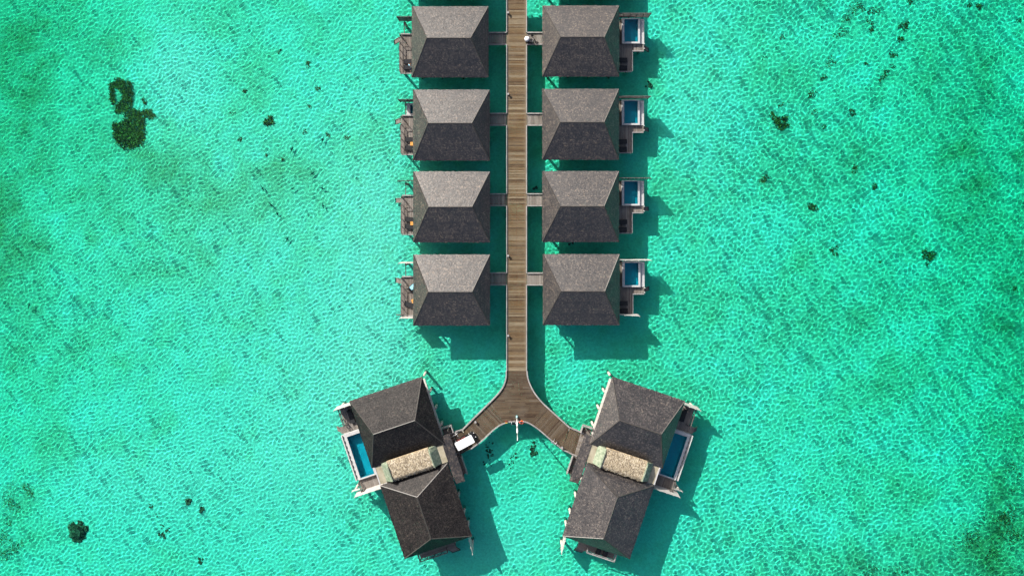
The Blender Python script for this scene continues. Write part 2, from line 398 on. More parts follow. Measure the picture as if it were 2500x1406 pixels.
n1 = N(t, 'ShaderNodeTexNoise', i_Scale=0.9, i_Detail=7, i_Roughness=0.65); t.links.new(gm.outputs['Position'], n1.inputs['Vector'])
f1 = math_(t, 'ADD', at.outputs['Fac'], math_(t, 'MULTIPLY', math_(t, 'SUBTRACT', n1.outputs[0], 0.5), 0.6))
n2 = N(t, 'ShaderNodeTexNoise', i_Scale=3.1, i_Detail=6, i_Roughness=0.7); t.links.new(gm.outputs['Position'], n2.inputs['Vector'])
sand = (ramp(t, f1, [(0.0, (0.88, 0.82, 0.76)), (0.35, (0.80, 0.72, 0.56)), (0.75, (0.62, 0.47, 0.29)), (1.0, (0.46, 0.27, 0.12))]))
t.links.new(mixc(t, 1.0, sand, ramp(t, n2.outputs[0], [(0.3, (0.80, 0.77, 0.74)), (0.7, (1.1, 1.1, 1.1))]), 'MULTIPLY'), b.inputs['Base Color'])
b.inputs['Roughness'].default_value = 0.95; b.inputs['Specular IOR Level'].default_value = 0.0
fmesh = sheet('sea_floor', fxs, fys, FZ, fm)
AL = np.full((len(fys), len(fxs)), 0.45, np.float32); AL[fiy:fiy + fny, fix:fix + fnx] = algae
a_ = fmesh.attributes.new('algae', 'FLOAT', 'POINT'); a_.data.foreach_set('value', AL.ravel())
floor = link('sea_floor', fmesh); floor['kind'] = 'structure'; floor.cycles.is_caustics_receiver = True

# ------------------------------------------------------------------ roofs
def shingles(hx, hy, r, h, seed, mirror=False, z=ZE):
    """Courses of split shingles over a hipped roof; ridge along X, half length r."""
    rd = random.Random(seed); V = []; Fc = []; T = []; mx = -1 if mirror else 1
    c = [(-hx, -hy), (hx, -hy), (hx, hy), (-hx, hy)]
    faces = [((hx, hy), (-hx, hy), (r, 0), (-r, 0)), ((-hx, -hy), (hx, -hy), (-r, 0), (r, 0)),
             ((-hx, hy), (-hx, -hy), (-r, 0), (-r, 0)), ((hx, -hy), (hx, hy), (r, 0), (r, 0))]
    for p0, p1, q0, q1 in faces:
        P0, P1 = Vector((*p0, z)), Vector((*p1, z)); Q0, Q1 = Vector((*q0, z + h)), Vector((*q1, z + h))
        nrm = (P1 - P0).cross(Q0 - P0).normalized(); sl = ((Q0 + Q1) / 2 - (P0 + P1) / 2).length
        n = int(sl / 0.145)
        for i in range(n):
            t0, t1 = max(0, i / n), min(1, (i + 1.25) / n)
            a0, a1 = P0.lerp(Q0, t0), P1.lerp(Q1, t0); b0, b1 = P0.lerp(Q0, t1), P1.lerp(Q1, t1)
            L = (a1 - a0).length; Lb = (b1 - b0).length; lo = (b0 - a0).dot((a1 - a0).normalized()) if L > 0.05 else 0
            u = 0.0; row = rd.uniform(-.09, .09)
            if L < 0.15: continue
            while u < L - 0.02:
                w = min(rd.uniform(.10, .22), L - u)
                if L - u - w < 0.08: w = L - u
                g0, g1 = u + 0.008, u + w - 0.008
                c0, c1 = (min(max(g - lo, 0), Lb) / Lb if Lb > 0.01 else 0 for g in (g0, g1))
                th = rd.uniform(.009, .026); jit = (rd.uniform(-.25, .1) if i else rd.uniform(-.42, .0)) / n
                d = ((b0 + b1) - (a0 + a1)) / 2 * jit * n
                A0 = a0.lerp(a1, g0 / L) + d; A1 = a0.lerp(a1, g1 / L) + d
                B0 = b0.lerp(b1, c0); B1 = b0.lerp(b1, c1)
                k = len(V)
                for q in (A0 + nrm * th, A1 + nrm * (th + rd.uniform(-.008, .008)), B1 + nrm * .004, B0 + nrm * .004, A0 + nrm * .001, A1 + nrm * .001):
                    V.append((q.x * mx, q.y, q.z))
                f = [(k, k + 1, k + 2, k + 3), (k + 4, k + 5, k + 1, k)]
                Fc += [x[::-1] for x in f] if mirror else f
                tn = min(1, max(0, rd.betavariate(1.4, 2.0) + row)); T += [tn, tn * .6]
                u += w
    return V, Fc, T

def hip_roof(parent, cx, cy, ridge_x, seed, smat, mirror=False, hx=5.13, hy=4.73, r=2.87, h=ZR):
    """roof (> shingle covering, ridge cap, four hip caps) centred at cx, cy; ridge along X or Y"""
    tf = (lambda x, y: (cx + x, cy + y)) if ridge_x else (lambda x, y: (cx - y, cy + x))
    mb = MB(mirror); e = 0.004
    c = [tf(-hx, -hy), tf(hx, -hy), tf(hx, hy), tf(-hx, hy)]; a, b2 = tf(-r, 0), tf(r, 0)
    vs_ = [(*p, ZE - .2) for p in c] + [(*p, ZE - e) for p in c] + [(*a, ZE + h - e), (*b2, ZE + h - e)]
    mb.add(vs_, [(3, 2, 1, 0), (0, 1, 5, 4), (1, 2, 6, 5), (2, 3, 7, 6), (3, 0, 4, 7), (4, 5, 9, 8), (5, 6, 9), (6, 7, 8, 9), (7, 4, 8)])
    roof = mb.build('roof', M['fascia'], parent)
    V, Fc, T = shingles(hx, hy, r, h, seed)
    mx = -1 if mirror else 1
    V = [(tf(x, y)[0] * mx, tf(x, y)[1], z) for x, y, z in V]
    if mirror: Fc = [f[::-1] for f in Fc]
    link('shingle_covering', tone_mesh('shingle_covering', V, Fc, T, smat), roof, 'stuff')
    def cap(p, q, n):
        m_ = MB(mirror); p, q = Vector(p), Vector(q); L = (q - p).length; k = max(1, int(L / .32)); d = (q - p) / k
        side = Vector((-(q - p).y, (q - p).x, 0)).normalized() * .085
        for i in range(k):
            s0 = p + d * i; s1 = p + d * (i + 1.12); lift = Vector((0, 0, U(.05, .07))); l1 = Vector((0, 0, .035)); dn = Vector((0, 0, -.06))
            m_.add([tuple(s0 + side + dn + lift), tuple(s0 + lift), tuple(s0 - side + dn + lift), tuple(s1 + side + dn + l1), tuple(s1 + l1), tuple(s1 - side + dn + l1)],
                   [(0, 1, 4, 3), (1, 2, 5, 4), (0, 2, 1)])
        m_.build(n, M['cap'], roof)
    A3, B3 = (*a, ZE + h), (*b2, ZE + h); cap(A3, B3, 'ridge_cap')
    for k, ap in ((0, A3), (1, B3), (2, B3), (3, A3)): cap((*c[k], ZE + .02), ap, 'hip_cap')
    return roof

# ------------------------------------------------------------------ shared villa parts
PLANK = {}
def plank_mesh(L, w, mat, th=0.04):
    key = (round(L, 3), round(w, 3), mat)
    if key not in PLANK: PLANK[key] = MB().box(-L / 2, L / 2, -w / 2, w / 2, -th, 0).mesh('plank', M[mat])
    return PLANK[key]

def planks(parent, x0, x1, y0, y1, z, along, w=0.15, mat='deck', mx=1):
    """loose boards over a rectangle, one object each, sharing one mesh"""
    n = max(1, round(((y1 - y0) if along == 'x' else (x1 - x0)) / w)); st = ((y1 - y0) if along == 'x' else (x1 - x0)) / n
    L = ((x1 - x0) if along == 'x' else (y1 - y0)) - .01
    me = plank_mesh(L, st - .018, mat)
    for i in range(n):
        if along == 'x': p, rz = ((x0 + x1) / 2 * mx, y0 + (i + .5) * st), 0
        else: p, rz = ((x0 + (i + .5) * st) * mx, (y0 + y1) / 2), math.pi / 2
        link('plank', me, parent, None, (p[0], p[1], z + U(-.003, .003)), rz + U(-.001, .001) + (math.pi if R() < .5 else 0))

def deck_part(parent, x0, x1, y0, y1, mx=1, along='y', mat='deck', z=ZD):
    mb = MB(mx < 0).box(x0 + .02, x1 - .02, y0 + .02, y1 - .02, z - .2, z - .05)
    d = mb.build('deck', M['joist'], parent)
    planks(d, x0, x1, y0, y1, z, along, .15, mat, mx)
    return d

def piles(parent, pts, mx=1, top=1.6, r=.17):
    for x, y in pts: MB(mx < 0).tube((x, y, ZF - .3), (x, y, top), r * 1.1, r, 12).build('pile', M['pile'], parent, True)

def screen(parent, p, q, z0, z1, mx=1, gap=.022, mat='screen', n=13):
    """privacy screen: posts and a ladder of horizontal slats, each slat its own piece"""
    p, q = Vector((*p, 0)), Vector((*q, 0)); d = q - p; L = d.length; k = max(1, round(L / .95))
    mb = MB(mx < 0)
    for i in range(k + 1):
        c = p + d * (i / k); mb.tube((c.x, c.y, z0 - .1), (c.x, c.y, z1 + .03), .045, .045, 6)
    s = mb.build('privacy_screen', M['screen' if mat == 'screen' else mat], parent)
    st = (z1 - z0) / n; nd = Vector((-d.y, d.x, 0)).normalized() * .05; ang = math.atan2(d.y, d.x * mx) if mx < 0 else math.atan2(d.y, d.x)
    me = plank_mesh(L, .03, mat, st - gap)
    for i in range(n):
        c = (p + q) / 2 + nd
        link('slat', me, s, None, (c.x * mx, c.y, z0 + (i + 1) * st), ang + U(-.002, .002))
    return s

def railing(parent, pts, z=ZD, h=.9, mx=1, posts=None, mat='rail'):
    mb = MB(mx < 0)
    for a, b2 in zip(pts, pts[1:]):
        a, b2 = Vector((*a, 0)), Vector((*b2, 0)); L = (b2 - a).length; k = max(1, round(L / .95))
        mb.beam((a.x, a.y, z + h), (b2.x, b2.y, z + h), .12, .06)
        mb.beam((a.x, a.y, z + h * .5), (b2.x, b2.y, z + h * .5), .05, .05)
        for i in range(k + 1):
            c = a.lerp(b2, i / k); mb.tube((c.x, c.y, z - .05), (c.x, c.y, z + h - .031), .05, .05, 6)
    return mb.build('railing', M[mat], parent)

def stair(parent, x0, x1, y0, y1, dirx, diry, mx=1, n=6, run=.24):
    """open flight of treads going down into the water"""
    mb = MB(mx < 0); zs = [ZD - .05 - (i + 1) * .42 for i in range(n)]
    for sgn in (0, 1):
        if dirx: ya = (y0, y1)[sgn]; mb.beam((x0, ya, ZD - .1), (x0 + dirx * run * n, ya, zs[-1]), .06, .18)
        else: xa = (x0, x1)[sgn]; mb.beam((xa, y0, ZD - .1), (xa, y0 + diry * run * n, zs[-1]), .06, .18)
    s = mb.build('stair', M['joist'], parent)
    for i, z in enumerate(zs):
        t_ = MB(mx < 0)
        if dirx: a = x0 + dirx * run * (i + .3); t_.box(a, a + dirx * run * .95, y0 + .03, y1 - .03, z, z + .05)
        else: a = y0 + diry * run * (i + .3); t_.box(x0 + .03, x1 - .03, a, a + diry * run * .95, z, z + .05)
        t_.build('tread', M['deck'], s)
    return s

def wall_box(parent, x0, x1, y0, y1, mx=1, z1=ZE - .2, door=None, wins=()):
    w = MB(mx < 0).box(x0, x1, y0, y1, ZD + .01, z1).build('wall', M['wall'], parent)
    def panel(name, side, c, wd, za, zb, mat, out):
        m_ = MB(mx < 0)
        if side == 'W': m_.box(x0 - out, x0 + .01, c - wd / 2, c + wd / 2, za, zb)
        if side == 'E': m_.box(x1 - .01, x1 + out, c - wd / 2, c + wd / 2, za, zb)
        if side == 'N': m_.box(c - wd / 2, c + wd / 2, y1 - .01, y1 + out, za, zb)
        if side == 'S': m_.box(c - wd / 2, c + wd / 2, y0 - out, y0 + .01, za, zb)
        return m_.build(name, mat, parent)
    def frame(side, c, wd, za, zb):
        f = panel('window', side, c, wd, za, zb, M['fascia'], .05)
        m_ = MB(mx < 0); o = .06
        if side == 'W': m_.box(x0 - o, x0, c - wd / 2 + .07, c + wd / 2 - .07, za + .07, zb - .07)
        if side == 'E': m_.box(x1, x1 + o, c - wd / 2 + .07, c + wd / 2 - .07, za + .07, zb - .07)
        if side == 'N': m_.box(c - wd / 2 + .07, c + wd / 2 - .07, y1, y1 + o, za + .07, zb - .07)
        if side == 'S': m_.box(c - wd / 2 + .07, c + wd / 2 - .07, y0 - o, y0, za + .07, zb - .07)
        m_.build('pane', M['pane'], f)
    if door: panel('door', door[0], door[1], 1.0, ZD + .012, ZD + 2.1, M['fascia'], .05)
    for s, c, wd, za, zb in wins: frame(s, c, wd, za, zb)
    return w

def pool(parent, x0, x1, y0, y1, wx0, wx1, wy0, wy1, mx=1, top=2.3, level=2.18, bottom=.95):
    mb = MB(mx < 0)                                        # basin: walls round a sunk floor, white outside
    mb.box(x0, wx0, y0, y1, bottom - .2, top); mb.box(wx1, x1, y0, y1, bottom - .2, top)
    mb.box(wx0, wx1, y0, wy0, bottom - .2, top); mb.box(wx0, wx1, wy1, y1, bottom - .2, top)
    p = mb.build('pool', M['coping'], parent)
    e = .012; ln = MB(mx < 0)
    ln.box(wx0, wx1, wy0, wy1, bottom - .2, bottom)
    ln.box(wx0, wx0 + e, wy0, wy1, bottom, level + .05); ln.box(wx1 - e, wx1, wy0, wy1, bottom, level + .05)
    ln.box(wx0 + e, wx1 - e, wy0, wy0 + e, bottom, level + .05); ln.box(wx0 + e, wx1 - e, wy1 - e, wy1, bottom, level + .05)
    l = ln.build('pool_lining', M['tile'], p); l.cycles.is_caustics_receiver = True
    gx = np.linspace(wx0 + e, wx1 - e, 24) * mx; gy = np.linspace(wy0 + e, wy1 - e, 40)
    if mx < 0: gx = gx[::-1]
    X, Y = np.meshgrid(gx, gy)
    Zp = level + .004 * np.sin(5.1 * X + 1.7 * Y) + .004 * np.sin(4.3 * Y - 2.2 * X + 1)
    w = link('pool_water', sheet('pool_water', gx, gy, Zp, M['pool_water']), p); w.cycles.is_caustics_caster = True
    return p

# ------------------------------------------------------------------ furniture prototypes
def lounger(label, x, y, rz, towel=None):
    t = thing('sun_lounger', label, 'sun lounger', (x, y, ZD), rz, 'black loungers on the villa decks')
    f = MB(); f.box(-.95, .95, -.32, -.27, .2, .28).box(-.95, .95, .27, .32, .2, .28).box(-.95, -.9, -.27, .27, .2, .28).box(.9, .95, -.27, .27, .2, .28)
    f.build('frame', M['wicker'], t)
    for sx in (-.85, .85):
        for sy in (-.28, .28): MB().box(sx - .035, sx + .035, sy - .03, sy + .03, 0, .2).build('leg', M['wicker'], t)
    m_ = MB().box(-.93, .32, -.3, .3, .285, .37); m_.build('mattress', M['cushion'], t)
    b_ = MB(); b_.add([(.33, -.3, .29), (.92, -.3, .58), (.92, .3, .58), (.33, .3, .29), (.30, -.3, .37), (.88, -.3, .66), (.88, .3, .66), (.30, .3, .37)],
                      [(0, 3, 2, 1), (4, 5, 6, 7), (0, 1, 5, 4), (1, 2, 6, 5), (2, 3, 7, 6), (3, 0, 4, 7)])
    b_.build('backrest', M['cushion'], t)
    if towel: MB().box(-.6, .2, -.26, .26, .372, .39).build('towel', M[towel], t)
    return t

def side_table(label, x, y, rz=0.0, s=.5):
    t = thing('side_table', label, 'side table', (x, y, ZD), rz, 'teak side tables on the villa decks')
    MB().box(-s / 2, s / 2, -s / 2, s / 2, .4, .45).build('table_top', M['orange'], t)
    for sx in (-1, 1):
        for sy in (-1, 1): MB().box(sx * (s / 2 - .05) - .025, sx * (s / 2 - .05) + .025, sy * (s / 2 - .05) - .025, sy * (s / 2 - .05) + .025, 0, .4).build('leg', M['orange'], t)
    return t

# ------------------------------------------------------------------ the two rows of villas
ROWS = {('L', 1): (1099, 103), ('L', 2): (1102, 306), ('L', 3): (1102.5, 505.5), ('L', 4): (1102.5, 708), ('L', 0): (1098, -100),
        ('R', 1): (1418, 101), ('R', 2): (1417.5, 304), ('R', 3): (1417.5, 504.5), ('R', 4): (1419, 707), ('R', 0): (1418, -102)}
ORD = {0: 'beyond the top edge', 1: 'first from the top', 2: 'second from the top', 3: 'third from the top', 4: 'fourth and lowest'}
SIDE = {'L': 'left', 'R': 'right'}
def row_villa(side, k):
    c = W(*ROWS[(side, k)], ZE); mx = -1 if side == 'L' else 1        # local +X points away from the boardwalk
    feat = 'without a pool' if side == 'L' and k != 2 else 'with a plunge pool'
    v = thing('water_villa', f'grey shingled villa {feat}, {ORD[k]}, {SIDE[side]} row', 'villa', (c[0], c[1], 0), 0, 'villas lining the boardwalk')
    v['side'] = side; del v['side']
    hip_roof(v, 0, 0, True, 100 * k + (7 if side == 'L' else 3), M['shingle'], mx < 0)
    MB(mx < 0).box(-4.8, 4.85, -4.3, 4.3, ZD - .28, ZD - .002).build('platform', M['platform'], v)
    piles(v, [(x, y) for x in (-4.3, -1.4, 1.5, 4.4) for y in (-3.9, 0, 3.9)], mx)
    wall_box(v, -4.6, 4.2, -3.1, 3.9, mx, door=('W', .35), wins=[('E', -.6, 2.2, ZD + .05, ZD + 2.1), ('E', 2.4, 1.6, ZD + .9, ZD + 2.1), ('N', 0, 1.4, ZD + .9, ZD + 2.1), ('S', 1.5, 2.4, ZD + .05, ZD + 2.1), ('S', -2, 1.4, ZD + .9, ZD + 2.1)])
    for x in (-4.5, 4.2): MB(mx < 0).box(x - .09, x + .09, -4.2, -4.02, ZD, ZE - .2).build('post', M['fascia'], v)
    if side == 'R':
        deck_part(v, 4.86, 7.2, -3.6, .12, mx); deck_part(v, 7.21, 8.9, -.77, .12, mx)
        pool(v, 5.82, 8.3, .13, 3.56, 6.15, 8.03, .36, 3.43, mx)
        MB().box(8.31, 8.92, .13, 3.56, ZD - .2, ZD + .12).build('pool_ledge', M['coping'], v)
        MB().box(4.86, 5.81, .13, 3.56, ZD - .25, ZD - .1).build('side_channel', M['joist'], v)
        screen(v, (5.1, 3.84), (9.55, 3.84), ZD - .4, 3.9, mx, gap=.05, mat='screen' if k == 4 else 'screen_shaded')
        mb = MB(); mb.path([(8.86, -.85), (7.28, -.85), (7.28, -3.62)], .13, ZD - .2, ZD + .22); mb.build('deck_kerb', M['kerb'], v)
        MB().box(4.9, 7.2, -3.72, -3.6, ZD - .2, ZD + .2).build('deck_kerb', M['kerb'], v)
        for y in (.02, -.6):
            for q in (0,): MB().tube((8.86, y, ZD - .05), (8.86, y, ZD + .75), .04, .04, 8).build('stair_post', M['white'], v)
        stair(v, 8.92, 9.6, -.55, -.05, 1, 0, 1, 5, .2)
        piles(v, [(6.9, -3.2), (6.9, -.5), (8.6, -.5), (8.6, 3.2), (6.0, 3.2)], mx, 1.63)
        if k == 4: screen(v, (5.0, -3.55), (8.0, -3.72), ZD - .5, 3.6, mx)
    else:
        deck_part(v, 4.86, 7.1, -3.72, 1.5, mx)
        MB(True).box(4.9, 6.95, 1.51, 1.66, ZD - .2, ZD + .26).build('deck_kerb', M['kerb'], v)
        MB(True).box(4.9, 7.05, -3.85, -3.73, ZD - .2, ZD + .08).build('deck_kerb', M['kerb'], v)
        screen(v, (5.0, 3.5), (7.25, 3.5), ZD - .7, 3.9, mx, mat='screen' if k == 4 else 'screen_shaded')
        MB(True).beam((6.5, 1.66, ZD + .02), (6.5, 3.45, ZD + .02), .1, .1).build('tie_beam', M['rail'], v)
        railing(v, [(6.2, .32), (7.02, .32), (7.02, -3.65)], ZD, .88, mx)
        railing(v, [(7.02, 1.45), (7.02, 1.28)], ZD, .88, mx)
        stair(v, 7.12, 8.0, .62, 1.22, 1, 0, -1, 5, .22)
        piles(v, [(6.8, -3.4), (6.8, 1.2), (6.5, 3.2)], mx, 1.63)
        if k == 2:
            pool(v, 4.9, 6.35, 1.68, 3.3, 4.95, 5.85, 1.85, 3.0, mx, top=ZD + .12, level=ZD + .02, bottom=.9)
        if k == 4:
            screen(v, (5.0, -3.95), (7.1, -3.95), ZD - .6, 3.7, mx)
            MB(True).box(6.9, 7.8, -3.72, -3.6, ZD - .1, ZD + .2).build('tie_beam', M['rail'], v)
    return v, c, mx

VILLA = {}
for key in ROWS: VILLA[key] = row_villa(*key)

def vxy(key, x, y):
    _, c, mx = VILLA[key]; return c[0] + mx * x, c[1] + y
WHICH = {1: 'topmost', 2: 'second', 3: 'third', 4: 'lowest'}
for k in (1, 2, 3, 4):
    d = f'{WHICH[k]} villa of the right row'
    for nm, y in (('upper', -2.12), ('lower', -3.16)):
        x, yy = vxy(('R', k), 5.62 + U(-.05, .05), y + U(-.03, .03)); lounger(f'{nm} of two black loungers on the deck of the {d}', x, yy, math.pi + U(-.03, .03))
    x, yy = vxy(('R', k), 5.25, -2.63); side_table(f'small teak table between the loungers at the {d}', x, yy, 0, .42)
for k in (1, 2, 3):
    d = f'{WHICH[k]} villa of the left row'
    ys2 = {1: (-2.2, -3.0), 2: (-1.75, -2.9), 3: (-1.75, -2.75)}[k]
    for nm, y in zip(('upper', 'lower'), ys2):
        x, yy = vxy(('L', k), 5.6, y); lounger(f'{nm} of two black loungers on the deck of the {d}', x, yy, {1: 0.02, 2: -.06, 3: -.12}[k])
    if k > 1:
        x, yy = vxy(('L', k), 5.55, sum(ys2) / 2); side_table(f'orange teak table between the loungers at the {d}', x, yy, 0.05, .5)
x, yy = vxy(('L', 4), 5.75, -2.35); lounger('black lounger turned askew on the deck of the lowest villa of the left row', x, yy, -.36)
x, yy = vxy(('L', 4), 5.4, -1.72); side_table('orange teak table above the askew lounger, lowest left villa', x, yy, .35, .5)
x, yy = vxy(('L', 4), 5.35, .35); lounger('black lounger with a pale blue towel at the lowest villa of the left row', x, yy, .75, 'blue_cloth')

# ------------------------------------------------------------------ the two corner villas
ANG = math.radians(18.5); OX, OY = W(969, 1031, ZE); MIRX = W(1262.7, 0, ZE)[0]
def corner_villa(mirror):
    mx = -1 if mirror else 1
    loc = (2 * MIRX - OX if mirror else OX, OY, 0); rz = -ANG if mirror else ANG
    v = thing('corner_villa', f'two-winged shingled villa with a thatched link at the {"right" if mirror else "left"} jetty end', 'villa', loc, rz, 'two-winged villas at the fork')
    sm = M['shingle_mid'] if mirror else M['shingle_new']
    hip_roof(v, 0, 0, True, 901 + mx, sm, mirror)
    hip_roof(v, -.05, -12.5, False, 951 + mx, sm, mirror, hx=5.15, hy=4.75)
    B = lambda: MB(mirror)
    B().prism([(-4.9, 3.95), (4.95, 3.95), (4.95, -7.4), (4.15, -7.4), (4.15, -17.4), (-4.2, -17.4), (-4.2, -8.0), (-4.9, -8.0)], ZD - .3, ZD - .002).build('platform', M['platform'], v)
    piles(v, [(5.02, y) for y in (4.4, 2.0, -.45, -2.9)] + [(4.12, y) for y in (-10.5, -13, -15.4, -17.2)] + [(x, y) for x in (-4.0, -1.5, 1.6) for y in (3.4, 0, -4, -8, -12.5, -16.5)], mx)
    wall_box(v, -4.3, 4.3, -4.3, 4.0, mx, door=('E', -3.6), wins=[('W', 2.3, 2.2, ZD + .05, ZD + 2.1), ('W', -2, 2.8, ZD + .05, ZD + 2.1), ('N', 0, 1.6, ZD + .9, ZD + 2.1), ('E', 1.5, 1.4, ZD + .9, ZD + 2.1)])
    wall_box(v, -4.2, 4.2, -16.6, -7.7, mx, wins=[('W', -12, 2.4, ZD + .9, ZD + 2.1), ('S', -1.5, 2.8, ZD + .05, ZD + 2.1), ('E', -13, 1.6, ZD + .9, ZD + 2.1)])
    wall_box(v, -3.9, 4.0, -7.69, -4.31, mx, z1=4.0)
    # flat link roof with mossy sloping ends and a thatched top
    sl = B().box(-4.84, 4.82, -7.2, -4.6, 4.02, 4.3).build('link_slab', M['slab'], v)
    B().box(-4.86, -4.7, -7.22, -4.58, 4.301, 4.36).build('slab_upstand', M['coping'], sl)
    for x0, x1, n in ((4.02, 3.17, 'end_panel'), (-3.85, -2.83, 'end_panel')):
        s = 1 if x0 > 0 else -1; m_ = B()
        y0, y1, yc = -7.0, -4.45, -5.0
        top = [(x1, y0, 5.6), (x1, yc, 5.78), (x1, y1, 5.5)]; bot = [(x0, y0 - .08, 4.31), (x0, yc, 4.31), (x0, y1 - .1, 4.31)]
        inn = [(x1 - s * .14, y, z) for _, y, z in top]; ib = [(x1 - s * .14, y, 4.31) for _, y, z in top]
        vs_ = bot + top + inn + ib
        fs_ = [(0, 1, 4, 3), (1, 2, 5, 4), (3, 4, 7, 6), (4, 5, 8, 7), (6, 7, 10, 9), (7, 8, 11, 10), (0, 3, 6, 9), (2, 11, 8, 5)]
        m_.add(vs_, fs_ if s > 0 else [f[::-1] for f in fs_]); m_.build(n, M['mossy'], v)
    th = B(); x0, x1 = -2.68, 3.03
    prof = [(-4.28, 5.05), (-4.28, 5.38), (-5.0, 5.46), (-5.9, 5.42), (-6.74, 5.34), (-6.78, 5.0), (-6.4, 4.92), (-4.6, 4.92)]
    n = len(prof); th.add([(x0, y, z) for y, z in prof] + [(x1, y, z) for y, z in prof], [tuple(range(n)), tuple(range(2 * n - 1, n - 1, -1))] + [(i, n + i, n + (i + 1) % n, (i + 1) % n) for i in range(n)])
    tho = th.build('thatched_top', M['thatch'], v)
    B().box(-2.65, 3.0, -6.3, -4.62, 4.301, 4.93).build('clerestory_wall', M['fascia'], v)
    rd = random.Random(77 + mx); V = []; Fc = []; T = []
    for i in range(6500):
        x = rd.uniform(x0 - .05, x1 + .05); y = rd.uniform(-6.78, -4.22); L = rd.uniform(.18, .55); a = rd.gauss(-math.pi / 2, .42); w = rd.uniform(.014, .04)
        zt = np.interp(-y, [4.22, 4.3, 5.0, 5.9, 6.72, 6.8], [5.34, 5.39, 5.46, 5.42, 5.34, 5.3])
        x2, y2 = x + L * math.cos(a), y + L * math.sin(a); x2 = min(max(x2, x0 - .12), x1 + .12)
        z2 = np.interp(-y2, [4.22, 4.3, 5.0, 5.9, 6.72, 7.0, 7.2], [5.34, 5.39, 5.46, 5.42, 5.34, 5.15, 5.0]); lift = rd.uniform(.01, .11)
        px, py = -math.sin(a) * w, math.cos(a) * w; k2 = len(V)
        V += [((x - px) * mx, y - py, zt + lift * .4), ((x + px) * mx, y + py, zt + lift * .4), ((x2 + px) * mx, y2 + py, z2 + lift), ((x2 - px) * mx, y2 - py, z2 + lift)]
        Fc.append((k2, k2 + 1, k2 + 2, k2 + 3)); T.append(rd.betavariate(1.1, 1.0))
    link('straw', tone_mesh('straw', V, Fc, T, M['straw']), tho, 'stuff')
    # pool side
    deck_part(v, -7.5, -4.91, .35, 4.1, mx); deck_part(v, -8.05, -4.91, -7.86, -6.36, mx)
    deck_part(v, -8.3, -7.51, .35, 1.3, mx)
    pool(v, -7.95, -5.35, -6.3, .33, -7.62, -5.62, -6.12, -.16, mx)
    rim = B().box(-8.36, -8.22, -6.3, .2, ZD - .2, ZD + .42).build('overflow_rim', M['coping'], v)
    B().box(-8.21, -7.96, -6.3, .2, ZD - .2, ZD + .2).build('overflow_channel', M['coping'], rim)
    for i in range(9): B().box(-8.13, -8.04, -6.0 + i * .7, -5.6 + i * .7, ZD + .201, ZD + .206).build('slot', M['black'], rim)
    screen(v, (-7.75, 4.06), (-5.35, 4.06), ZD - .2, 3.9, mx, gap=.018); screen(v, (-8.8, -7.92), (-5.0, -7.92), ZD - .3, 3.85, mx, gap=.008)
    screen(v, (-9.4, -7.55), (-8.1, -7.62), ZD - .3, ZD + .35, mx, n=3)
    railing(v, [(-7.45, 3.9), (-7.45, 1.4), (-7.0, 1.4)], ZD, .9, mx); railing(v, [(-7.98, -6.5), (-7.98, -7.8), (-7.6, -7.8)], ZD, .9, mx)
    stair(v, -8.3, -9, .62, 1.2, -1, 0, mx, 4, .2)
    piles(v, [(-7.2, 3.9), (-7.2, 1), (-8.1, -2), (-8.1, -5), (-7.8, -7.5), (-8.9, -7.5)], mx, 1.6)
    # south deck of the lower wing
    deck_part(v, -3.4, 1.75, -19.4, -17.41, mx, 'x')
    railing(v, [(-3.4, -17.9), (-3.4, -19.36), (.55, -19.36), (.55, -18.9)], ZD, .9, mx, mat='kerb' if mirror else 'rail')  # right villa's rail takes pale kerb timber to carry its sunlit tone
    stair(v, .6, 1.72, -19.42, -19.42, 0, -1, mx, 5, .26)
    B().beam((1.75, -18.6, ZD - .1), (3.85, -18.6, ZD - .1), .14, .14).build('tie_beam', M['rail'], v)
    screen(v, (4.0, -17.6), (3.82, -20.4), ZD - .5, 3.5, mx)
    piles(v, [(-3.1, -19.1), (1.5, -19.1), (3.8, -20)], mx, 1.6)
    # entrance: lean-to roof over an entry deck, kerb rails
    deck_part(v, 5.03, 6.35, -10.2, -3.5, mx, 'x')
    can = B(); z0, z1, xi, xo = 4.0, 4.36, 4.84, 6.12
    zz = lambda x: z1 - (x - xi) / (xo - xi) * (z1 - z0)
    pl = [(5.16, -3.75, zz(5.16)), (xo, -3.75, z0), (xo, -10.45, z0), (xi, -10.45, z0), (xi, -9.2, z1), (xi, -4.85, z1), (5.16, -4.85, zz(5.16))]
    k = len(pl); can.add([(x, y, z - .004) for x, y, z in pl] + [(x, y, 3.86) for x, y, z in pl],
        [(4, 2, 1, 0, 6, 5), (4, 3, 2), tuple(range(k, 2 * k))] + [(i, (i + 1) % k, k + (i + 1) % k, k + i) for i in range(k)])
    co = can.build('porch_roof', M['fascia'], v)
    V = []; Fc = []; T = []; rd = random.Random(31 + mx)
    for i in range(8):
        xa = xo + .02 - i * .158; xb = max(xa - .2, xi); za = zz(xa); zb = zz(xb); yy = -3.72 if xb > 5.15 else -4.83
        yend = -10.46 + (xo - xa) / (xo - xi) * 1.25
        while yy > yend:
            w = rd.uniform(.13, .3); y2 = max(yy - w, yend); k2 = len(V)
            for q in ((xa, yy - .006, za + .02), (xa, y2 + .006, za + rd.uniform(.015, .028)), (xb, y2 + .006, zb + .005), (xb, yy - .006, zb + .005), (xa, yy - .006, za + .001), (xa, y2 + .006, za + .001)): V.append((q[0] * mx, q[1], q[2]))
            f = [(k2 + 3, k2 + 2, k2 + 1, k2), (k2, k2 + 1, k2 + 5, k2 + 4)]; Fc += [x[::-1] for x in f] if mirror else f
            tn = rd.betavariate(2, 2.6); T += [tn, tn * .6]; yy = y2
            if yy <= yend + .02: break
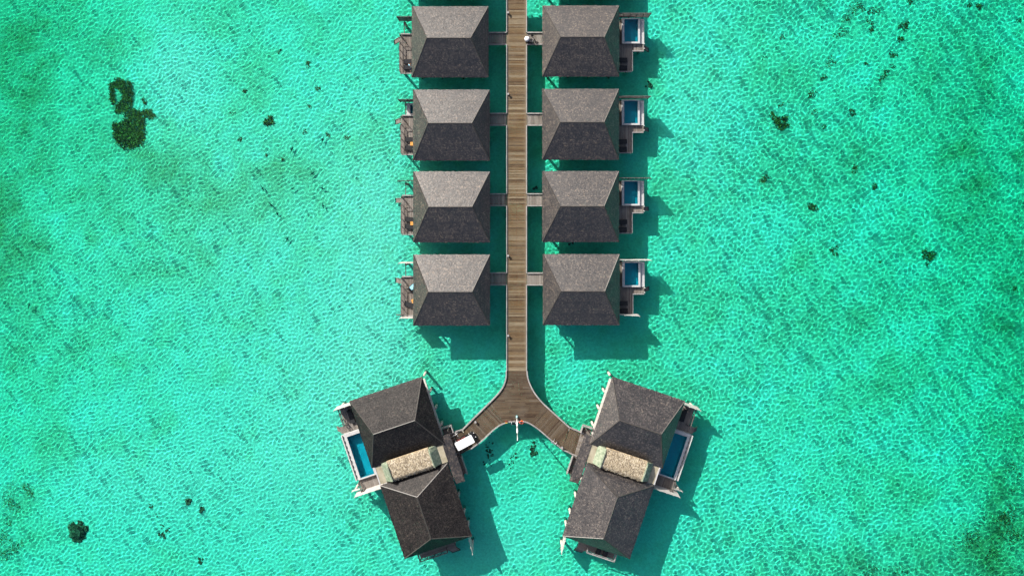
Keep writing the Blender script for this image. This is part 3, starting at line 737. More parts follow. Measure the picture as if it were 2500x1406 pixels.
    link('shingle_covering', tone_mesh('shingle_covering', V, Fc, T, sm if mirror else M['shingle']), co, 'stuff')
    m_ = B(); m_.path([(6.42, -3.2), (6.42, -4.2)], .12, ZD - .2, ZD + .6); m_.path([(6.42, -3.2), (5.1, -3.2)], .12, ZD - .2, ZD + .6); m_.build('entry_kerb', M['kerb'], v)
    B().path([(6.42, -7.6), (6.42, -10.2)], .1, ZD - .2, ZD + .55).build('entry_kerb', M['kerb'], v)
    for y in (-3.4, -10.0): B().box(5.95, 6.07, y - .06, y + .06, ZD, 3.86).build('post', M['fascia'], v)
    return v
CV_L = corner_villa(False); CV_R = corner_villa(True)
def cxy(mirror, a, b2):
    x = OX + a * math.cos(ANG) - b2 * math.sin(ANG); y = OY + a * math.sin(ANG) + b2 * math.cos(ANG)
    return (2 * MIRX - x if mirror else x, y)
for a, nm in ((-.75, 'left'), (.35, 'right')):
    a2 = -1.05 if nm == 'right' else -2.05
    x, y = cxy(True, a2, -18.55); lounger(f'{nm} of two black loungers on the bottom deck, right corner villa', x, y, -ANG + math.pi / 2)
x, y = cxy(False, -6.2, 2.3); lounger('dark lounger in the louvred shade on the upper deck of the left corner villa', x, y, ANG + math.pi / 2)
x, y = cxy(True, -6.2, 2.5); lounger('dark lounger in shade on the upper deck of the right corner villa', x, y, -ANG + math.pi / 2)

# ------------------------------------------------------------------ boardwalk, fork and gangways
BX0, BX1 = W(1236, 0, ZD)[0], W(1286.5, 0, ZD)[0]; BXC = (BX0 + BX1) / 2; BW = BX1 - BX0
YB = W(0, 905, ZD)[1]
bw = thing('boardwalk', 'long straight brown plank boardwalk between the two rows of villas', 'boardwalk', (BXC, 0, 0))
YT = 29.6; n = 299; st = (YT - YB) / n; me = plank_mesh(BW - .04, st - .009, 'board', .05)
for i in range(n): link('plank', me, bw, None, (U(-.012, .012), YB + (i + .5) * st, ZD + U(-.004, .004)), U(-.003, .003) + (math.pi if R() < .5 else 0))
mb = MB()
for x in (-1.15, 0, 1.15): mb.box(x - .07, x + .07, YB, YT, ZD - .35, ZD - .056)
mb.build('joist', M['joist'], bw)
for y in np.arange(YB + 1, YT, 4.06):
    for x in (-1.15, 1.15): MB().tube((x, y, ZF - .3), (x, y, ZD - .35), .16, .15, 10).build('pile', M['pile'], bw, True)
gang = []
for (s, k), (px, py) in ROWS.items():
    cpx = {0: -107, 1: 95, 2: 292, 3: 488, 4: 681}[k]; yc = W(0, cpx, ZD)[1]; gang.append((s, k, yc))
for s, sx in (('L', -1), ('R', 1)):
    gy = sorted([g[2] for g in gang if g[0] == s]); e = [YB] + [q for y in gy for q in (y - .82, y + .82) if q < YT] + [YT]
    for a, b2 in zip(e[::2], e[1::2]):
        if b2 > a: MB().box(sx * (BW / 2 - .06) - .06, sx * (BW / 2 - .06) + .06, a, b2, ZD + .002, ZD + .2).build('kerb', M['kerb'], bw)
for s, k, yc in gang:
    _, c, mx = VILLA[(s, k)]; xe = c[0] - mx * 4.81; xb = BX0 if s == 'L' else BX1
    x0, x1 = min(xe, xb) + .005, max(xe, xb) - .005
    g = thing('gangway', f'short plank gangway to the {WHICH.get(k, "out of frame")} villa of the {SIDE[s]} row', 'gangway', ((x0 + x1) / 2, yc, 0), 0, 'gangways to the villas')
    hw = (x1 - x0) / 2
    planks(g, -hw, hw, -.72, .72, ZD, 'y', .15, 'deck')
    for sy in (-1, 1):
        MB().box(-hw, hw, sy * .81 - .07, sy * .81 + .07, ZD - .2, ZD + (.22 if sy > 0 else .12)).build('kerb', M['kerb'], g)
        MB().box(-hw, hw, sy * .6 - .05, sy * .6 + .05, ZD - .22, ZD - .045).build('joist', M['joist'], g)

P = lambda pts: [W(x, y, ZD) for x, y in pts]
def curve(pts, n=5):
    """Catmull-Rom through the control points"""
    out = []
    for i in range(len(pts) - 1):
        p0, p1, p2, p3 = (Vector(pts[min(max(i + k, 0), len(pts) - 1)]) for k in (-1, 0, 1, 2))
        for j in range(n):
            t_ = j / n
            q = 0.5 * (2 * p1 + (p2 - p0) * t_ + (2 * p0 - 5 * p1 + 4 * p2 - p3) * t_ ** 2 + (3 * p1 - p0 - 3 * p2 + p3) * t_ ** 3); out.append((q.x, q.y))
    return out + [tuple(pts[-1])]
CL = curve(P([(1236, 905), (1235.5, 920), (1231, 937), (1222, 953), (1210, 967), (1197.5, 980), (1171, 1006), (1129, 1048)]))
CR = curve(P([(1286.5, 905), (1288, 920), (1294, 938), (1304, 957), (1316, 973), (1330, 988), (1362, 1017), (1389.5, 1042)]))
CI = curve(P([(1148, 1096), (1176, 1075), (1203, 1050), (1216, 1040), (1230, 1033), (1248, 1028.5), (1277, 1028.5), (1294, 1033.5), (1317, 1049), (1344, 1072), (1373, 1096)]))
outL = CL + P([(1112, 1053), (1098, 1057)]); outR = CR + P([(1409, 1050), (1425, 1057)])
inn = P([(1116, 1113)]) + CI + P([(1408, 1113)])
fk = thing('forked_jetty', 'flared plank landing forking to the two corner villas', 'jetty', (0, 0, 0))
def clip_planks(poly, ang, w, parent):
    """boards laid at an angle, cut to the outline"""
    ca, sa = math.cos(ang), math.sin(ang); q = [(x * ca + y * sa, -x * sa + y * ca) for x, y in poly]
    y0, y1 = min(p[1] for p in q), max(p[1] for p in q); n = max(1, round((y1 - y0) / w)); st = (y1 - y0) / n
    def span(y):
        xs_ = []
        for (ax, ay), (bx, by) in zip(q, q[1:] + q[:1]):
            if (ay - y) * (by - y) < 0: xs_.append(ax + (bx - ax) * (y - ay) / (by - ay))
        return (min(xs_), max(xs_)) if len(xs_) >= 2 else None
    for i in range(n):
        ya, yb = y0 + i * st + .006, y0 + (i + 1) * st - .006; a, b2 = span(ya), span(yb)
        if not a or not b2: continue
        cuts = [0, 1] if max(a[1] - a[0], b2[1] - b2[0]) < 3.4 else [0, U(.25, .42), U(.55, .78), 1]
        for c0, c1 in zip(cuts, cuts[1:]):
            g = .006 if c0 else 0
            A0, A1 = a[0] + (a[1] - a[0]) * c0 + g, a[0] + (a[1] - a[0]) * c1; B0, B1 = b2[0] + (b2[1] - b2[0]) * c0 + g, b2[0] + (b2[1] - b2[0]) * c1
            cx, cyy = (A0 + A1) / 2, (ya + yb) / 2
            m_ = MB(); pl = [(A0 - cx, ya - cyy), (A1 - cx, ya - cyy), (B1 - cx, yb - cyy), (B0 - cx, yb - cyy)]
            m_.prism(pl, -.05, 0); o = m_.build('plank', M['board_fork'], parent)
            o.location = (cx * ca - cyy * sa, cx * sa + cyy * ca, ZD + U(-.003, .003)); o.rotation_euler = (0, 0, ang)
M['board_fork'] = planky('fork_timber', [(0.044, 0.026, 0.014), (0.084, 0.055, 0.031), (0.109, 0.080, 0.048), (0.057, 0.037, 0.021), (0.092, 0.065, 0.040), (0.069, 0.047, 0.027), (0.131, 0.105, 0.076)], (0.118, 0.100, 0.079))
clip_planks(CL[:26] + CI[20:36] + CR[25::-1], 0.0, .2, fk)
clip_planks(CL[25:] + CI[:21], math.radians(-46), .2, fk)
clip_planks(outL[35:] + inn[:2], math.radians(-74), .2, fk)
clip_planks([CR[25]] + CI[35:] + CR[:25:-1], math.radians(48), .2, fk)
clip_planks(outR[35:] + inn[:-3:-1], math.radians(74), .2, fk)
MB().path(outL, .17, ZD + .006, ZD + .22).build('kerb', M['kerb'], fk); MB().path(outR, .17, ZD + .006, ZD + .22).build('kerb', M['kerb'], fk)
MB().path(inn[1:], .15, ZD + .006, ZD + .17).build('kerb', M['kerb'], fk)
fj = MB(); fj.path([(BXC, YB), W(1262, 1020, ZD)], .16, ZD - .35, ZD - .06); fj.path([W(1205, 1005, ZD), W(1108, 1082, ZD)], .16, ZD - .35, ZD - .06); fj.path([W(1322, 1010, ZD), W(1415, 1082, ZD)], .16, ZD - .35, ZD - .06)
fj.build('joist', M['joist'], fk)
for px, py in ((1226, 965), (1300, 965), (1205, 1030), (1320, 1030), (1240, 1020), (1285, 1020), (1165, 1030), (1180, 1062), (1130, 1060), (1140, 1090), (1360, 1030), (1345, 1062), (1390, 1050), (1385, 1092)):
    x, y = W(px, py, ZD); MB().tube((x, y, ZF - .3), (x, y, ZD - .06), .16, .15, 10).build('pile', M['pile'], fk, True)

# ------------------------------------------------------------------ things on the jetty
def bollard(label, px, py, rz=0.0):
    x, y = W(px, py, ZD); t = thing('bollard_light', label, 'light', (x, y, ZD), rz, 'low deck lights')
    MB().box(-.09, .09, -.09, .09, 0, .42).build('post', M['rail'], t); MB().box(-.13, .13, -.13, .13, .42, .48).build('cap', M['kerb'], t)
    MB().tube((.1, 0, .3), (.2, 0, .3), .04, .05, 8).build('lamp', M['black'], t)
for lab, px, py in (('small deck light on the boardwalk edge beside the topmost left villa', 1240.5, 33), ('small deck light on the boardwalk edge beside the second left villa', 1240.5, 231), ('small deck light on the boardwalk edge beside the lowest left villa', 1240.5, 624),
                    ('small deck light on the boardwalk edge below the lowest left villa', 1240.5, 818), ('small deck light on the left arm of the fork', 1161, 1028), ('small deck light on the right arm of the fork', 1372, 1090)): bollard(lab, px, py)

x, y = W(1262, 1016, ZD)
t = thing('mast', 'tall white mast with a thin pole top at the middle of the fork', 'mast', (x, y, ZD))
MB().tube((0, 0, 0), (0, 0, .3), .15, .15, 14).build('base', M['turquoise'], t, True); MB().tube((0, 0, .3), (0, 0, .55), .13, .13, 14).build('base_band', M['white'], t, True)
MB().tube((0, 0, .55), (0, 0, .8), .125, .125, 14).build('base_band', M['turquoise'], t, True)
MB().tube((0, 0, .8), (0, 0, 5), .10, .095, 14).tube((0, 0, 5), (0, 0, 7.7), .095, .11, 14, True).tube((0, 0, 7.7), (0, 0, 8.0), .11, .05, 14).build('shaft', M['white'], t, True)
MB().tube((0, 0, 8.0), (0, 0, 10.9), .045, .035, 8).build('pole', M['white'], t, True); MB().ball((0, 0, 10.95), .07).build('finial', M['white'], t, True)
x, y = W(1273, 1029, ZD + .3)
t = thing('lifebuoy', 'orange red lifebuoy on a short stand beside the white mast', 'lifebuoy', (x, y, ZD))
MB().torus((0, -.02, .55), (0, -.55, .84), .26, .085, 24, 10).build('ring', M['orange_red'], t, True)
for a in range(4):
    A = a * math.pi / 2 + .6; MB().ball((.26 * math.cos(A), -.02 + .218 * math.sin(A), .55 + .143 * math.sin(A)), .096, n=8).build('band', M['white'], t, True)
MB().box(-.04, .04, .08, .14, .0, .7).box(-.14, .14, .02, .14, .28, .33).build('stand', M['orange'], t)
x, y = W(1254, 1031, ZD)
t = thing('swim_ladder', 'black stepped swim ladder going down to the water left of the mast', 'ladder', (x, y, ZD))
for sx in (-.28, .28):
    MB().tube((sx, .25, 0), (sx, .25, .85), .035, n=8).tube((sx, .25, .85), (sx, -.12, .85), .035, n=8).tube((sx, -.12, .85), (sx, -.75, -2.6), .035, n=8).build('handrail', M['metal'], t, True)
for i in range(8):
    q = .12 + i * .085; MB().box(-.27, .27, -q - .12, -q, -.05 - i * .28, .0 - i * .28).build('step', M['black'], t)
x, y = W(1236, 1029, ZD)
t = thing('yellow_lantern', 'small yellow lantern box on the inner kerb of the fork', 'lantern', (x, y, ZD))
MB().box(-.15, .15, -.12, .12, 0, .3).build('body', M['yellow'], t); MB().box(-.18, .18, .02, .2, .3, .36).build('lid', M['maroon'], t)
for k, (px, py, lab) in enumerate(((1352, 1077, 'pair of pale ladder rails on the inner edge of the right arm of the fork'),)):
    x, y = W(px, py, ZD); t = thing('ladder_rails', lab, 'ladder', (x, y, ZD), math.radians(-42))
    for sx in (-.22, .22): MB().tube((sx, .35, 0), (sx, .35, .7), .03, n=8).tube((sx, .35, .7), (sx, -.2, .7), .03, n=8).tube((sx, -.2, .7), (sx, -.35, -2.4), .03, n=8).build('handrail', M['metal'], t, True)
    for i in range(6): MB().box(-.2, .2, -.36, -.24, -.2 - i * .33, -.16 - i * .33).build('rung', M['metal'], t)

# golf buggy
x, y = cxy(False, 7.85, -5.62)
bg = thing('golf_buggy', 'white-roofed golf buggy parked at the door of the left corner villa', 'golf buggy', (x, y, ZD + .005), ANG + math.radians(9.5))
MB().prism([(-1.3, -.52), (1.1, -.52), (1.32, -.38), (1.32, .38), (1.1, .52), (-1.3, .52)], .28, .42).build('chassis', M['black'], bg)
m_ = MB(); m_.add([(.75, -.52, .42), (1.32, -.42, .42), (1.32, .42, .42), (.75, .52, .42), (.75, -.5, .85), (1.22, -.38, .72), (1.22, .38, .72), (.75, .5, .85)], [(3, 2, 1, 0), (4, 5, 6, 7), (0, 1, 5, 4), (1, 2, 6, 5), (2, 3, 7, 6), (3, 0, 4, 7)])
m_.build('front_cowl', M['black'], bg); MB().box(-1.3, -.55, -.5, .5, .42, .62).build('rear_body', M['black'], bg)
for xx in (-.25, -.95):
    s_ = MB().box(xx - .22, xx + .25, -.5, .5, .62, .74).build('seat', M['maroon'], bg); MB().box(xx - .3, xx - .21, -.5, .5, .7, 1.12).build('backrest', M['maroon'], s_)
MB().box(-.47, .0, -.48, .48, .42, .62).build('seat_box', M['black'], bg)
for xx in (-.9, .9):
    for yy in (-.5, .5):
        w_ = MB().torus((xx, yy, .21), (0, 1, 0), .15, .065, 18, 8).build('wheel', M['rubber'], bg, True); MB().tube((xx, yy - .05, .21), (xx, yy + .05, .21), .1, .1, 12).build('rim', M['metal'], w_)
for xx, x2 in ((.85, .62), (-1.22, -1.2)):
    for yy in (-.46, .46): MB().beam((xx, yy, .6), (x2, yy, 1.83), .04, .04).build('roof_post', M['black'], bg)
MB().prism([(-1.45, -.5), (-1.38, -.58), (1.0, -.58), (1.08, -.5), (1.08, .5), (1.0, .58), (-1.38, .58), (-1.45, .5)], 1.83, 1.9).build('roof', M['white'], bg)
MB().add([(.84, -.45, .86), (.84, .45, .86), (.64, .45, 1.8), (.64, -.45, 1.8)], [(0, 1, 2, 3)]).build('windscreen', M['pane'], bg)
st_ = MB().torus((.45, .22, .98), (-.6, 0, .8), .15, .018, 16, 6).build('steering_wheel', M['black'], bg, True); MB().tube((.7, .22, .75), (.46, .22, .97), .02).build('column', M['black'], st_)
for yy in (-.3, .3): MB().ball((1.28, yy, .6), .07, n=8).build('headlight', M['white'], bg, True)
for yy in (-.62, .62): MB().box(.72, .78, yy - .1, yy + .1, 1.1, 1.24).build('mirror', M['white'], bg)
MB().box(-1.75, -1.31, -.42, .42, .4, .48).build('luggage_rack', M['metal'], bg)

def bicycle(label, x, y, rz, fmat):
    t = thing('bicycle', label, 'bicycle', (x, y, ZD), rz, 'bicycles')
    for xx in (-.52, .52):
        w_ = MB().torus((xx, 0, .33), (0, 1, 0), .31, .022, 28, 6).build('wheel', M['rubber'], t, True)
        s_ = MB()
        for i in range(8):
            a = i * math.pi / 4; s_.tube((xx, 0, .33), (xx + .3 * math.cos(a), 0, .33 + .3 * math.sin(a)), .004, n=4)
        s_.build('spokes', M['metal'], w_)
    f = MB(); bb, sd, hd = (-.08, 0, .3), (-.22, 0, .78), (.36, 0, .82)
    for p, q in ((bb, sd), (sd, hd), (bb, hd), (bb, (-.52, 0, .33)), (sd, (-.52, 0, .33)), (hd, (.52, 0, .33))): f.tube(p, q, .022, n=8)
    f.build('frame', fmat, t, True)
    MB().add([(-.38, -.09, .88), (-.38, .09, .88), (-.1, .03, .88), (-.1, -.03, .88), (-.38, -.07, .83), (-.38, .07, .83), (-.1, .02, .84), (-.1, -.02, .84)], [(0, 3, 2, 1), (4, 5, 6, 7), (0, 1, 5, 4), (1, 2, 6, 5), (2, 3, 7, 6), (3, 0, 4, 7)]).tube(sd, (-.25, 0, .84), .018).build('saddle', M['black'], t)
    MB().tube(hd, (.33, 0, 1.0), .02).tube((.33, -.29, 1.0), (.33, .29, 1.0), .016).tube((.33, -.29, 1.0), (.2, -.31, .99), .02).tube((.33, .29, 1.0), (.2, .31, .99), .02).build('handlebar', fmat, t, True)
    c_ = MB().torus(bb, (0, 1, 0), .09, .012, 14, 5).build('crank', M['metal'], t, True)
    for s in (-1, 1): MB().box(bb[0] - .05 + s * .12, bb[0] + .05 + s * .12, s * .07 - .04, s * .07 + .04, .28, .3).build('pedal', M['black'], c_)
    MB().box(.5, .78, -.16, .16, .72, .74).box(.5, .52, -.16, .16, .74, .92).box(.76, .78, -.16, .16, .74, .92).build('basket', M['wicker'], t)
    MB().beam((0, .02, .3), (.05, .22, .0), .015, .015).build('kickstand', M['metal'], t)
    return t
x, y = cxy(False, 6.55, -4.55); bicycle('pale framed bicycle beside the golf buggy', x, y, ANG + .35, M['white'])
x, y = W(1304.5, 100.5, ZD); bicycle('black bicycle on the gangway to the topmost right villa', x, y, math.radians(118), M['black'])

x, y = W(1286.5, 99.5, ZD)
tr = thing('housekeeping_trolley', 'housekeeping trolley with a round white laundry bag on the topmost right gangway', 'trolley', (x, y, ZD + .003), -.2)
MB().box(-.2, .75, -.3, .3, .14, .2).build('base', M['black'], tr)
MB().tube((-.02, .05, .2), (-.02, .05, .55), .22, .33, 16).ball((-.02, .05, .78), .36, 1, 1, .72, 16, 10, .04).build('laundry_bag', M['whitecloth'], tr, True)
MB().add([(.14, .12, .86), (.3, .0, .8), (.34, .5, .72), (.2, .2, .95)], [(0, 1, 2), (0, 2, 3), (1, 3, 2), (0, 3, 1)]).build('sheet_corner', M['whitecloth'], tr)
MB().box(.36, .74, -.28, .1, .2, .78).build('bin', M['cushion'], tr); MB().box(.34, .76, -.3, .12, .781, .82).build('bin_lid', M['black'], tr)
for xx in (-.12, .66):
    for yy in (-.24, .24): MB().tube((xx, yy - .03, .07), (xx, yy + .03, .07), .07, .07, 12).build('wheel', M['rubber'], tr)
MB().tube((.74, -.26, .2), (.82, -.26, 1.0), .018).tube((.74, .26, .2), (.82, .26, 1.0), .018).tube((.82, -.26, 1.0), (.82, .26, 1.0), .02).build('handle', M['metal'], tr)

# ------------------------------------------------------------------ person
def skin_body(name, joints, edges, mat, parent, sub=2):
    keys = list(joints); m = bpy.data.meshes.new(name)
    m.from_pydata([joints[k][0] for k in keys], [(keys.index(a), keys.index(b2)) for a, b2 in edges], []); m.materials.append(mat)
    o = link(name, m, parent); o.modifiers.new('skin', 'SKIN').use_smooth_shade = True
    for i, k in enumerate(keys):
        r = joints[k][1]; sv = m.skin_vertices[0].data[i]; sv.radius = r if isinstance(r, tuple) else (r, r); sv.use_root = (i == 0)
    s = o.modifiers.new('sub', 'SUBSURF'); s.levels = sub; s.render_levels = sub
    return o
px, py = vxy(('L', 1), 5.5, -3.02)
pr = thing('person', 'person with auburn hair in a pale blue top sitting on a black lounger', 'person', (px, py, ZD + .37), .12)
# local frame: sits at the origin, facing -Y, leaning back on both hands
J = {'pelvis': ((0, 0, .11), (.15, .11)), 'waist': ((0, .08, .28), (.125, .095)), 'chest': ((0, .19, .47), (.15, .105)), 'neckb': ((0, .24, .60), (.07, .065)), 'neck': ((0, .25, .66), .05), 'head': ((0, .255, .76), (.078, .092)), 'crown': ((0, .27, .85), (.07, .08))}
E_ = [('pelvis', 'waist'), ('waist', 'chest'), ('chest', 'neckb'), ('neckb', 'neck'), ('neck', 'head'), ('head', 'crown')]
for s, n_ in ((-1, 'l'), (1, 'r')):
    J.update({'hip' + n_: ((s * .1, -.06, .08), .095), 'knee' + n_: ((s * .14, -.46, .1), .062), 'calf' + n_: ((s * .145, -.5, -.1), .056), 'ank' + n_: ((s * .14, -.47, -.30), .036), 'toe' + n_: ((s * .16, -.64, -.335), .03),
              'sho' + n_: ((s * .18, .22, .53), .06), 'elb' + n_: ((s * .27, .37, .30), .042), 'wri' + n_: ((s * .27, .40, .07), .028), 'palm' + n_: ((s * .27, .44, .03), (.035, .016))})
    E_ += [('pelvis', 'hip' + n_), ('hip' + n_, 'knee' + n_), ('knee' + n_, 'calf' + n_), ('calf' + n_, 'ank' + n_), ('ank' + n_, 'toe' + n_), ('chest', 'sho' + n_), ('sho' + n_, 'elb' + n_), ('elb' + n_, 'wri' + n_), ('wri' + n_, 'palm' + n_)]
    for i, (dx, L) in enumerate(((-.03, .07), (-.011, .085), (.009, .08), (.028, .065))):
        J[f'f{i}{n_}'] = ((s * .27 + dx, .47 + L * .5, .022), .009); J[f'g{i}{n_}'] = ((s * .27 + dx * 1.3, .47 + L, .012), .008)
        E_ += [('palm' + n_, f'f{i}{n_}'), (f'f{i}{n_}', f'g{i}{n_}')]
    J['t' + n_] = ((s * .27 - s * .055, .43, .02), .01); E_.append(('palm' + n_, 't' + n_))
skin_body('body', J, E_, M['skin'], pr)
K = {k: (J[k][0], tuple(q + .016 for q in (J[k][1] if isinstance(J[k][1], tuple) else (J[k][1],) * 2))) for k in ('pelvis', 'waist', 'chest', 'shol', 'shor', 'elbl', 'elbr')}
skin_body('shirt', K, [('pelvis', 'waist'), ('waist', 'chest'), ('chest', 'shol'), ('chest', 'shor'), ('shol', 'elbl'), ('shor', 'elbr')], M['blue_cloth'], pr)
K = {k: (J[k][0], tuple(q + .02 for q in (J[k][1] if isinstance(J[k][1], tuple) else (J[k][1],) * 2))) for k in ('pelvis', 'hipl', 'hipr', 'kneel', 'kneer')}
skin_body('trousers', K, [('pelvis', 'hipl'), ('pelvis', 'hipr'), ('hipl', 'kneel'), ('hipr', 'kneer')], M['navy'], pr)
MB().ball((0, .295, .80), .105, .92, 1.0, 1.05, 14, 9, .03).ball((0, .36, .69), .07, .9, .8, 1.5, 10, 7, .04).build('hair', M['hair'], pr, True)
for s in (-1, 1): MB().ball((s * .032, .172, .79), .012, n=8).build('eye', M['eye'], pr, True)
MB().add([(-.014, .17, .745), (.014, .17, .745), (0, .145, .75), (0, .168, .79)], [(0, 1, 2), (0, 2, 3), (1, 3, 2), (0, 3, 1)]).build('nose', M['skin'], pr)

# ------------------------------------------------------------------ seaweed, coral, fish
def floor_z(x, y): return -float(depth_at(x, y))
def weed_patch(label, discs, holes, h, dens, mat, group, cat='seaweed', name='seaweed_clump', lean=(0.35, 0.0)):
    """tufts of upright blades rooted over a patch of sand"""
    s = (HC - ZF * .75) / F
    D = [(*W(px, py, ZF * .75), r * s) for px, py, r in discs]; Hh = [(*W(px, py, ZF * .75), r * s) for px, py, r in holes]
    cx = sum(d[0] for d in D) / len(D); cyy = sum(d[1] for d in D) / len(D)
    V = []; Fc = []; T = []; rd = random.Random(sum(map(ord, label))); zf = floor_z(cx, cyy)
    for x0, y0, r in D:
        nb = int(math.pi * r * r * dens) + 4
        for _ in range(nb):
            a = rd.uniform(0, 6.283); q = r * math.sqrt(rd.random()) * rd.uniform(.75, 1.12); x, y = x0 + q * math.cos(a), y0 + q * math.sin(a)
            if any((x - u) ** 2 + (y - w) ** 2 < rr * rr for u, w, rr in Hh): continue
            L = h * rd.uniform(.45, 1.2); b0 = rd.uniform(0, 6.283); w_ = rd.uniform(.03, .075); sp = rd.uniform(.2, .8) * L
            dx, dy = math.cos(b0) * sp + lean[0] * L, math.sin(b0) * sp + lean[1] * L; nx_, ny_ = -dy, dx; nl = math.hypot(nx_, ny_) + 1e-6; nx_, ny_ = nx_ / nl * w_, ny_ / nl * w_
            k = len(V); z = zf - .06; X, Y = x - cx, y - cyy
            V += [(X - nx_ * .6, Y - ny_ * .6, z), (X + nx_ * .6, Y + ny_ * .6, z), (X + dx * .4 + nx_, Y + dy * .4 + ny_, z + L * .65), (X + dx * .4 - nx_, Y + dy * .4 - ny_, z + L * .65), (X + dx, Y + dy, z + L * .85)]
            Fc += [(k, k + 1, k + 2, k + 3), (k + 3, k + 2, k + 4)]; tn = rd.betavariate(1.3, 2.6); T += [tn, min(1, tn * 1.5)]
    o = link(name, tone_mesh(name, V, Fc, T, mat), None, None, (cx, cyy, 0)); tag(o, label, cat, group)
    o.cycles.is_caustics_receiver = True
    return o

z8 = lambda L, f=1.0: [(240 + x / 6.694, 170 + y / 6.694, r * f / 6.694) for x, y, r in L]
weed_patch('largest dark brown seaweed bed, figure-eight shaped, on the sand at upper left',
           z8([(330, 230, 85), (225, 270, 60), (450, 300, 110), (480, 420, 95), (222, 330, 45), (222, 400, 45), (230, 470, 45), (243, 530, 45), (450, 540, 105), (380, 620, 95), (320, 680, 45), (520, 720, 100), (600, 760, 105), (680, 780, 85), (760, 700, 50), (830, 700, 50), (860, 760, 55), (760, 550, 32), (730, 500, 24), (470, 860, 75), (280, 930, 60), (450, 1000, 165), (620, 1000, 145), (480, 1120, 175), (600, 1120, 150), (330, 1080, 95), (700, 900, 70)], 1.1),
           z8([(298, 350, 32), (322, 400, 38), (348, 460, 36), (340, 790, 66), (695, 625, 58), (650, 570, 34)]), .45, 125, M['weed'], 'seaweed growing on the sand', name='seaweed_bed')
weed_patch('dark brown seaweed clump with a black crown left of the second left villa', [(660, 288, 8), (655, 298, 11), (650, 302, 8), (666, 300, 5)], [], .4, 70, M['weed'], 'seaweed growing on the sand')

NTH = ['topmost', 'second', 'third', 'fourth', 'fifth', 'sixth', 'seventh', 'eighth', 'ninth', 'tenth', 'eleventh', 'twelfth', 'thirteenth', 'fourteenth', 'fifteenth', 'sixteenth', 'seventeenth', 'eighteenth', 'nineteenth', 'twentieth', 'twenty-first', 'twenty-second', 'twenty-third', 'twenty-fourth', 'twenty-fifth', 'twenty-sixth', 'twenty-seventh', 'twenty-eighth', 'twenty-ninth', 'thirtieth']
def patches(region, pts, mat, dens, h, tone):
    for i, p in enumerate(sorted(pts, key=lambda q: q[1])):
        px, py, r = p; rd = random.Random(i * 7 + len(region))
        ds = [(px, py, r * .62)] + [(px + rd.uniform(-.75, .75) * r, py + rd.uniform(-.75, .75) * r, r * rd.uniform(.25, .5)) for _ in range(4)]
        sz = 'tiny' if r < 7 else 'small' if r < 12 else 'broad'
        weed_patch(f'{sz} {tone} seaweed clump {region}, {NTH[i]} from the top' if i else f'{sz} {tone} seaweed clump {region}, the topmost', ds, [], h, dens, mat, 'seaweed growing on the sand')
patches('left of the villa rows', [(752, 157, 11), (598, 223, 8), (568, 274, 8), (585, 341, 8), (775, 215, 7), (757, 262, 8), (745, 320, 9), (800, 330, 7), (848, 340, 8), (691, 389, 5), (650, 378, 4), (680, 126, 6)], M['weed_pale'], 60, .22, 'olive brown')
patches('in the scatter at upper right', [(2090, 12, 22), (2065, 40, 18), (2133, 25, 15), (2055, 80, 17), (2038, 90, 11), (2120, 52, 11), (2128, 70, 10), (2222, 5, 11), (2205, 62, 17), (2200, 95, 10), (2025, 155, 18), (2012, 190, 13), (2182, 138, 11), (2178, 160, 9), (2165, 175, 9), (2155, 190, 10), (2117, 155, 7), (1982, 234, 13), (1905, 258, 7), (1988, 278, 11), (2082, 275, 11), (2010, 310, 8), (1910, 90, 7), (1868, 143, 9), (2032, 331, 6), (2370, 12, 10), (2395, 18, 12), (2488, 55, 9)], M['weed_pale'], 48, .22, 'olive brown')
weed_patch('darkest brown seaweed clump in the scatter at upper right', [(1884, 281, 7), (1893, 292, 10), (1902, 298, 13), (1915, 290, 8), (1918, 306, 8), (1905, 312, 9)], [], .4, 75, M['weed'], 'seaweed growing on the sand')
patches('spread down the right side', [(1862, 438, 14), (2085, 418, 14), (1988, 508, 17), (2033, 612, 14), (2138, 455, 9), (2480, 705, 10), (2478, 675, 6), (2150, 640, 7)], M['weed_pale'], 58, .22, 'olive brown')
weed_patch('round black seaweed clump at the middle of the right side', [(2260, 617, 9), (2275, 622, 10), (2270, 632, 7), (2264, 643, 4), (2258, 628, 7)], [], .4, 60, M['weed'], 'seaweed growing on the sand')
weed_patch('upper brown seaweed bed at the lower left edge', [(15, 1180, 18), (25, 1192, 17), (12, 1225, 22), (28, 1240, 24), (10, 1252, 18), (20, 1272, 14)], [], .14, 46, M['weed_gold'], 'seaweed growing on the sand', name='seaweed_bed')
weed_patch('brown seaweed clump right of the upper bed at the lower left edge', [(70, 1195, 15), (74, 1207, 12), (60, 1188, 10)], [], .14, 46, M['weed_gold'], 'seaweed growing on the sand')
weed_patch('lower brown seaweed bed at the lower left edge', [(8, 1310, 21), (15, 1330, 24), (30, 1338, 18), (5, 1357, 20), (48, 1325, 13)], [], .14, 46, M['weed_gold'], 'seaweed growing on the sand', name='seaweed_bed')
for i, (px, py, a, b2, lab) in enumerate(((2150, 1392, 90, 20, 'dark green seagrass bed along the bottom edge at lower right'), (2375, 1330, 60, 50, 'dark green seagrass bed in the lower right corner'), (2465, 1290, 35, 70, 'dark green seagrass bed by the right edge near the bottom'), (2475, 1140, 25, 45, 'dark green seagrass bed by the right edge, upper one'))):
    rd = random.Random(i + 5)
    weed_patch(lab, [(px + rd.gauss(0, .5) * a, py + rd.gauss(0, .5) * b2, rd.uniform(7, 20)) for _ in range(18)], [], .2, 13, M['weed_pale'], 'seagrass beds', 'seagrass', 'seagrass_bed')

